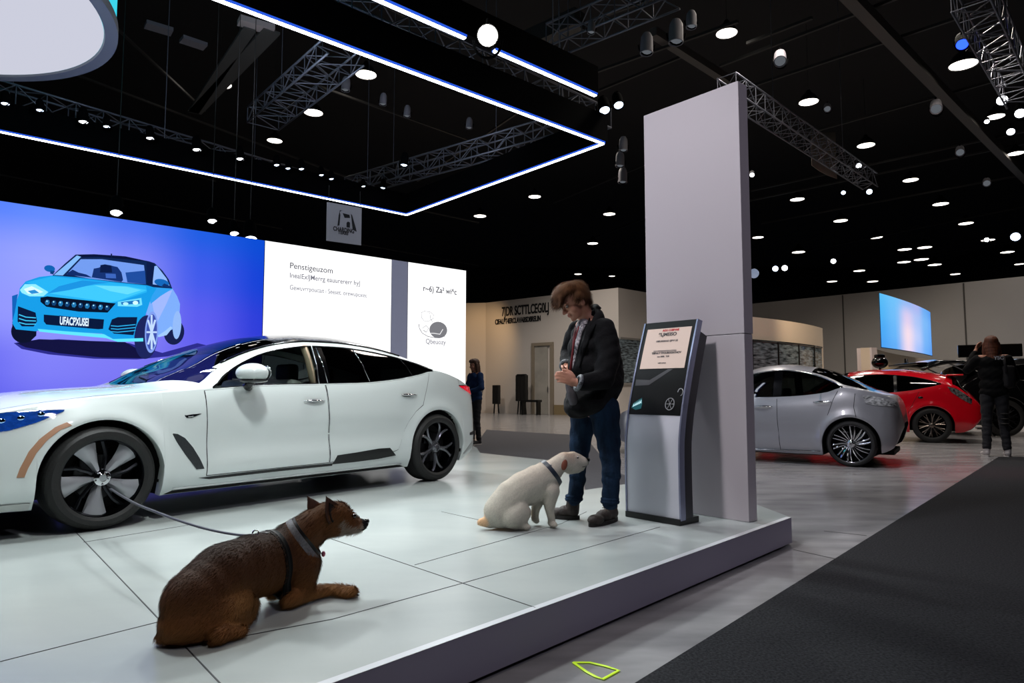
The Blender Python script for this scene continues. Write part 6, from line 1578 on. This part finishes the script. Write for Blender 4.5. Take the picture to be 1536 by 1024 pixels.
p = Q2(-.128, .0, 1.42)-V((po.x, po.y, 0)); place(me, 'back_print', Matrix.Translation(p+V((0, 0, -.03))-fw*.02) @ M, jk2)
mb = MB(); mb.rbox(Q2(-.07, -.17, 1.15)-V((po.x, po.y, 0)), (.16, .13, .36), .04); mb.tube([Q2(-.1, -.12, 1.45)-V((po.x, po.y, 0)), Q2(-.15, -.14, 1.2)-V((po.x, po.y, 0))], .02, 8)
bag = thing('shoulder_bag', 'dark grey bag slung on the right shoulder of the person with auburn hair', 'bag', (po.x, po.y, 0)); mb.build('pouch', cloth('bag_dark', '29282a'), bag, True)
for s, z in ((-1, .55), (-1, .62), (-1, .48)):
    mb = MB(); c = Q2(-.07, s*.1, z)-V((po.x, po.y, 0)); mb.rbox(c, (.07, .09, .014), .005); mb.build('ripped_patch', mat('ripped_knee', '3a3836', .9), tr2, True)
po3 = at_y(713, 600, 13.6)
r3, Q3, jk3, tr3, k3 = figure('distant person in blue and pale grey jacket standing beyond the tail of the white car', (po3.x, po3.y, 0), radians(215), 1.72, cloth('blue_jacket', '1d3358'), mat('dark_jeans', '16161c', .85), mat('brown_hair', '4a2c1c', .6, noise=(60, .5, (1, 1, .2), '20120a')), True,
    (((.02, .27, 1.15), (.26, .08, 1.05)), ((.02, -.27, 1.15), (.26, -.04, 1.02))), mat('dark_sneaker', '1c1c20', .7), 0, 10)
mb = MB(); o3 = V((po3.x, po3.y, 0)); mb.ball(Q3(-.055, .0, 1.12)-o3, (.1, .15, .14), 14, 10, Matrix.Rotation(radians(215), 3, 'Z')); mb.build('back_panel', cloth('pale_grey_panel', '9a948e'), jk3, True)
# ---------- lights: rig lamps, high bays and added fill spots ----------
for k, (x, y, tx, ty, e, a) in enumerate([(-4.6, 7.2, -2.8, 4.2, 520, 80), (-2.6, 8.8, -1.8, 5.4, 520, 80), (-.8, 10.4, -.7, 6.6, 420, 75), (-3.0, 4.4, -2.2, 3.4, 330, 75), (-.4, 6.8, -.6, 5.2, 230, 70), (-.6, 2.6, -2.3, 5.4, 400, 60)]):  # the last spot is an added fill for the car's near side
    spot('rig_and_fill', (x, y, 5.3), (tx, ty, .3), e*1.55, a, .9, .22, 'f2f8f8')
spot('tower_fill', (-1.6, 2.6, 5.2), (1.15, 5.0, 1.9), 620, 56, .9, .2, 'fbf6fa')  # added fill that brightens the tower face and kiosk
spot('drum_light', (-3.4, 4.6, 4.3), (-2.0, 2.4, 0), 150, 110, .9, .5, 'e8f6ff')
for k, (x, y, e) in enumerate([(5, 12, 560), (9, 13, 600), (5.0, 9.2, 260), (1, 18, 600), (7, 20, 900), (2, 25, 1000), (-3, 26, 600), (16, 18, 800), (12, 24, 900), (17, 23, 400)]):
    spot('bay_and_fill', (x, y, 8.8), (x, y, 0), e, 130, .7, .35, 'fff4e8')
spot('low_front', (1.5, 1.0, 8.8), (1.2, 2.5, 0), 60, 120, .8, .4, 'f6f0f4')
spot('booth_lamp', (13.5, 17.2, 4.5), (13.2, 19, 1.8), 200, 80, .8, .1, 'ffd9a0')
spot('partition_lamp', (13.6, 19.5, 4.2), (13.6, 21.5, 1.8), 160, 80, .8, .1, 'ffe2b0')
spot('booth_wash', (8.0, 16.0, 4.6), (8.6, 19.0, 2.6), 220, 80, .8, .1, 'ffe0b8')
spot('sedan_fill', (3.4, 8.2, 6.5), (4.3, 10.5, .6), 600, 70, .8, .2, 'f6f6ff')  # added spot to brighten the dark sedan
spot('wall_lamp', (-1.5, 30, 5.2), (-1.6, 33, 3.4), 220, 90, .9, .2, 'ffd29a')
spot('red_glow_spot', (10.5, 9.0, 7.4), (6.2, 9.0, 0), 420, 15, .9, .15, 'ff3060')  # added out-of-view red spot for the pink glow on the floor
spot('edge_fill', (5.0, -1.5, 8.0), (1.6, 4.0, 1.0), 560, 50, .9, .4, 'e6e0f4')  # added fill on the platform's front edge and the tower side
spot('bay_and_fill', (-.8, .2, 8.8), (-1.1, 2.7, 0), 280, 34, .9, .35, 'fff4e8')  # added front fill on the brown dog, not a hall lamp
spot('truss_fill', (-3.4, 9.0, 5.2), (-3.0, 12.5, 7.2), 70, 150, .9, .1, 'dfe8ff')  # added uplights to brighten the trusses, standing in for rig spill
spot('truss_fill', (-5.4, 8.6, 5.2), (-6.5, 11.5, 6.6), 60, 150, .9, .1, 'dfe8ff')
spot('truss_fill', (-1.2, 10.6, 5.2), (-1.5, 12.5, 6.4), 50, 150, .9, .1, 'dfe8ff')
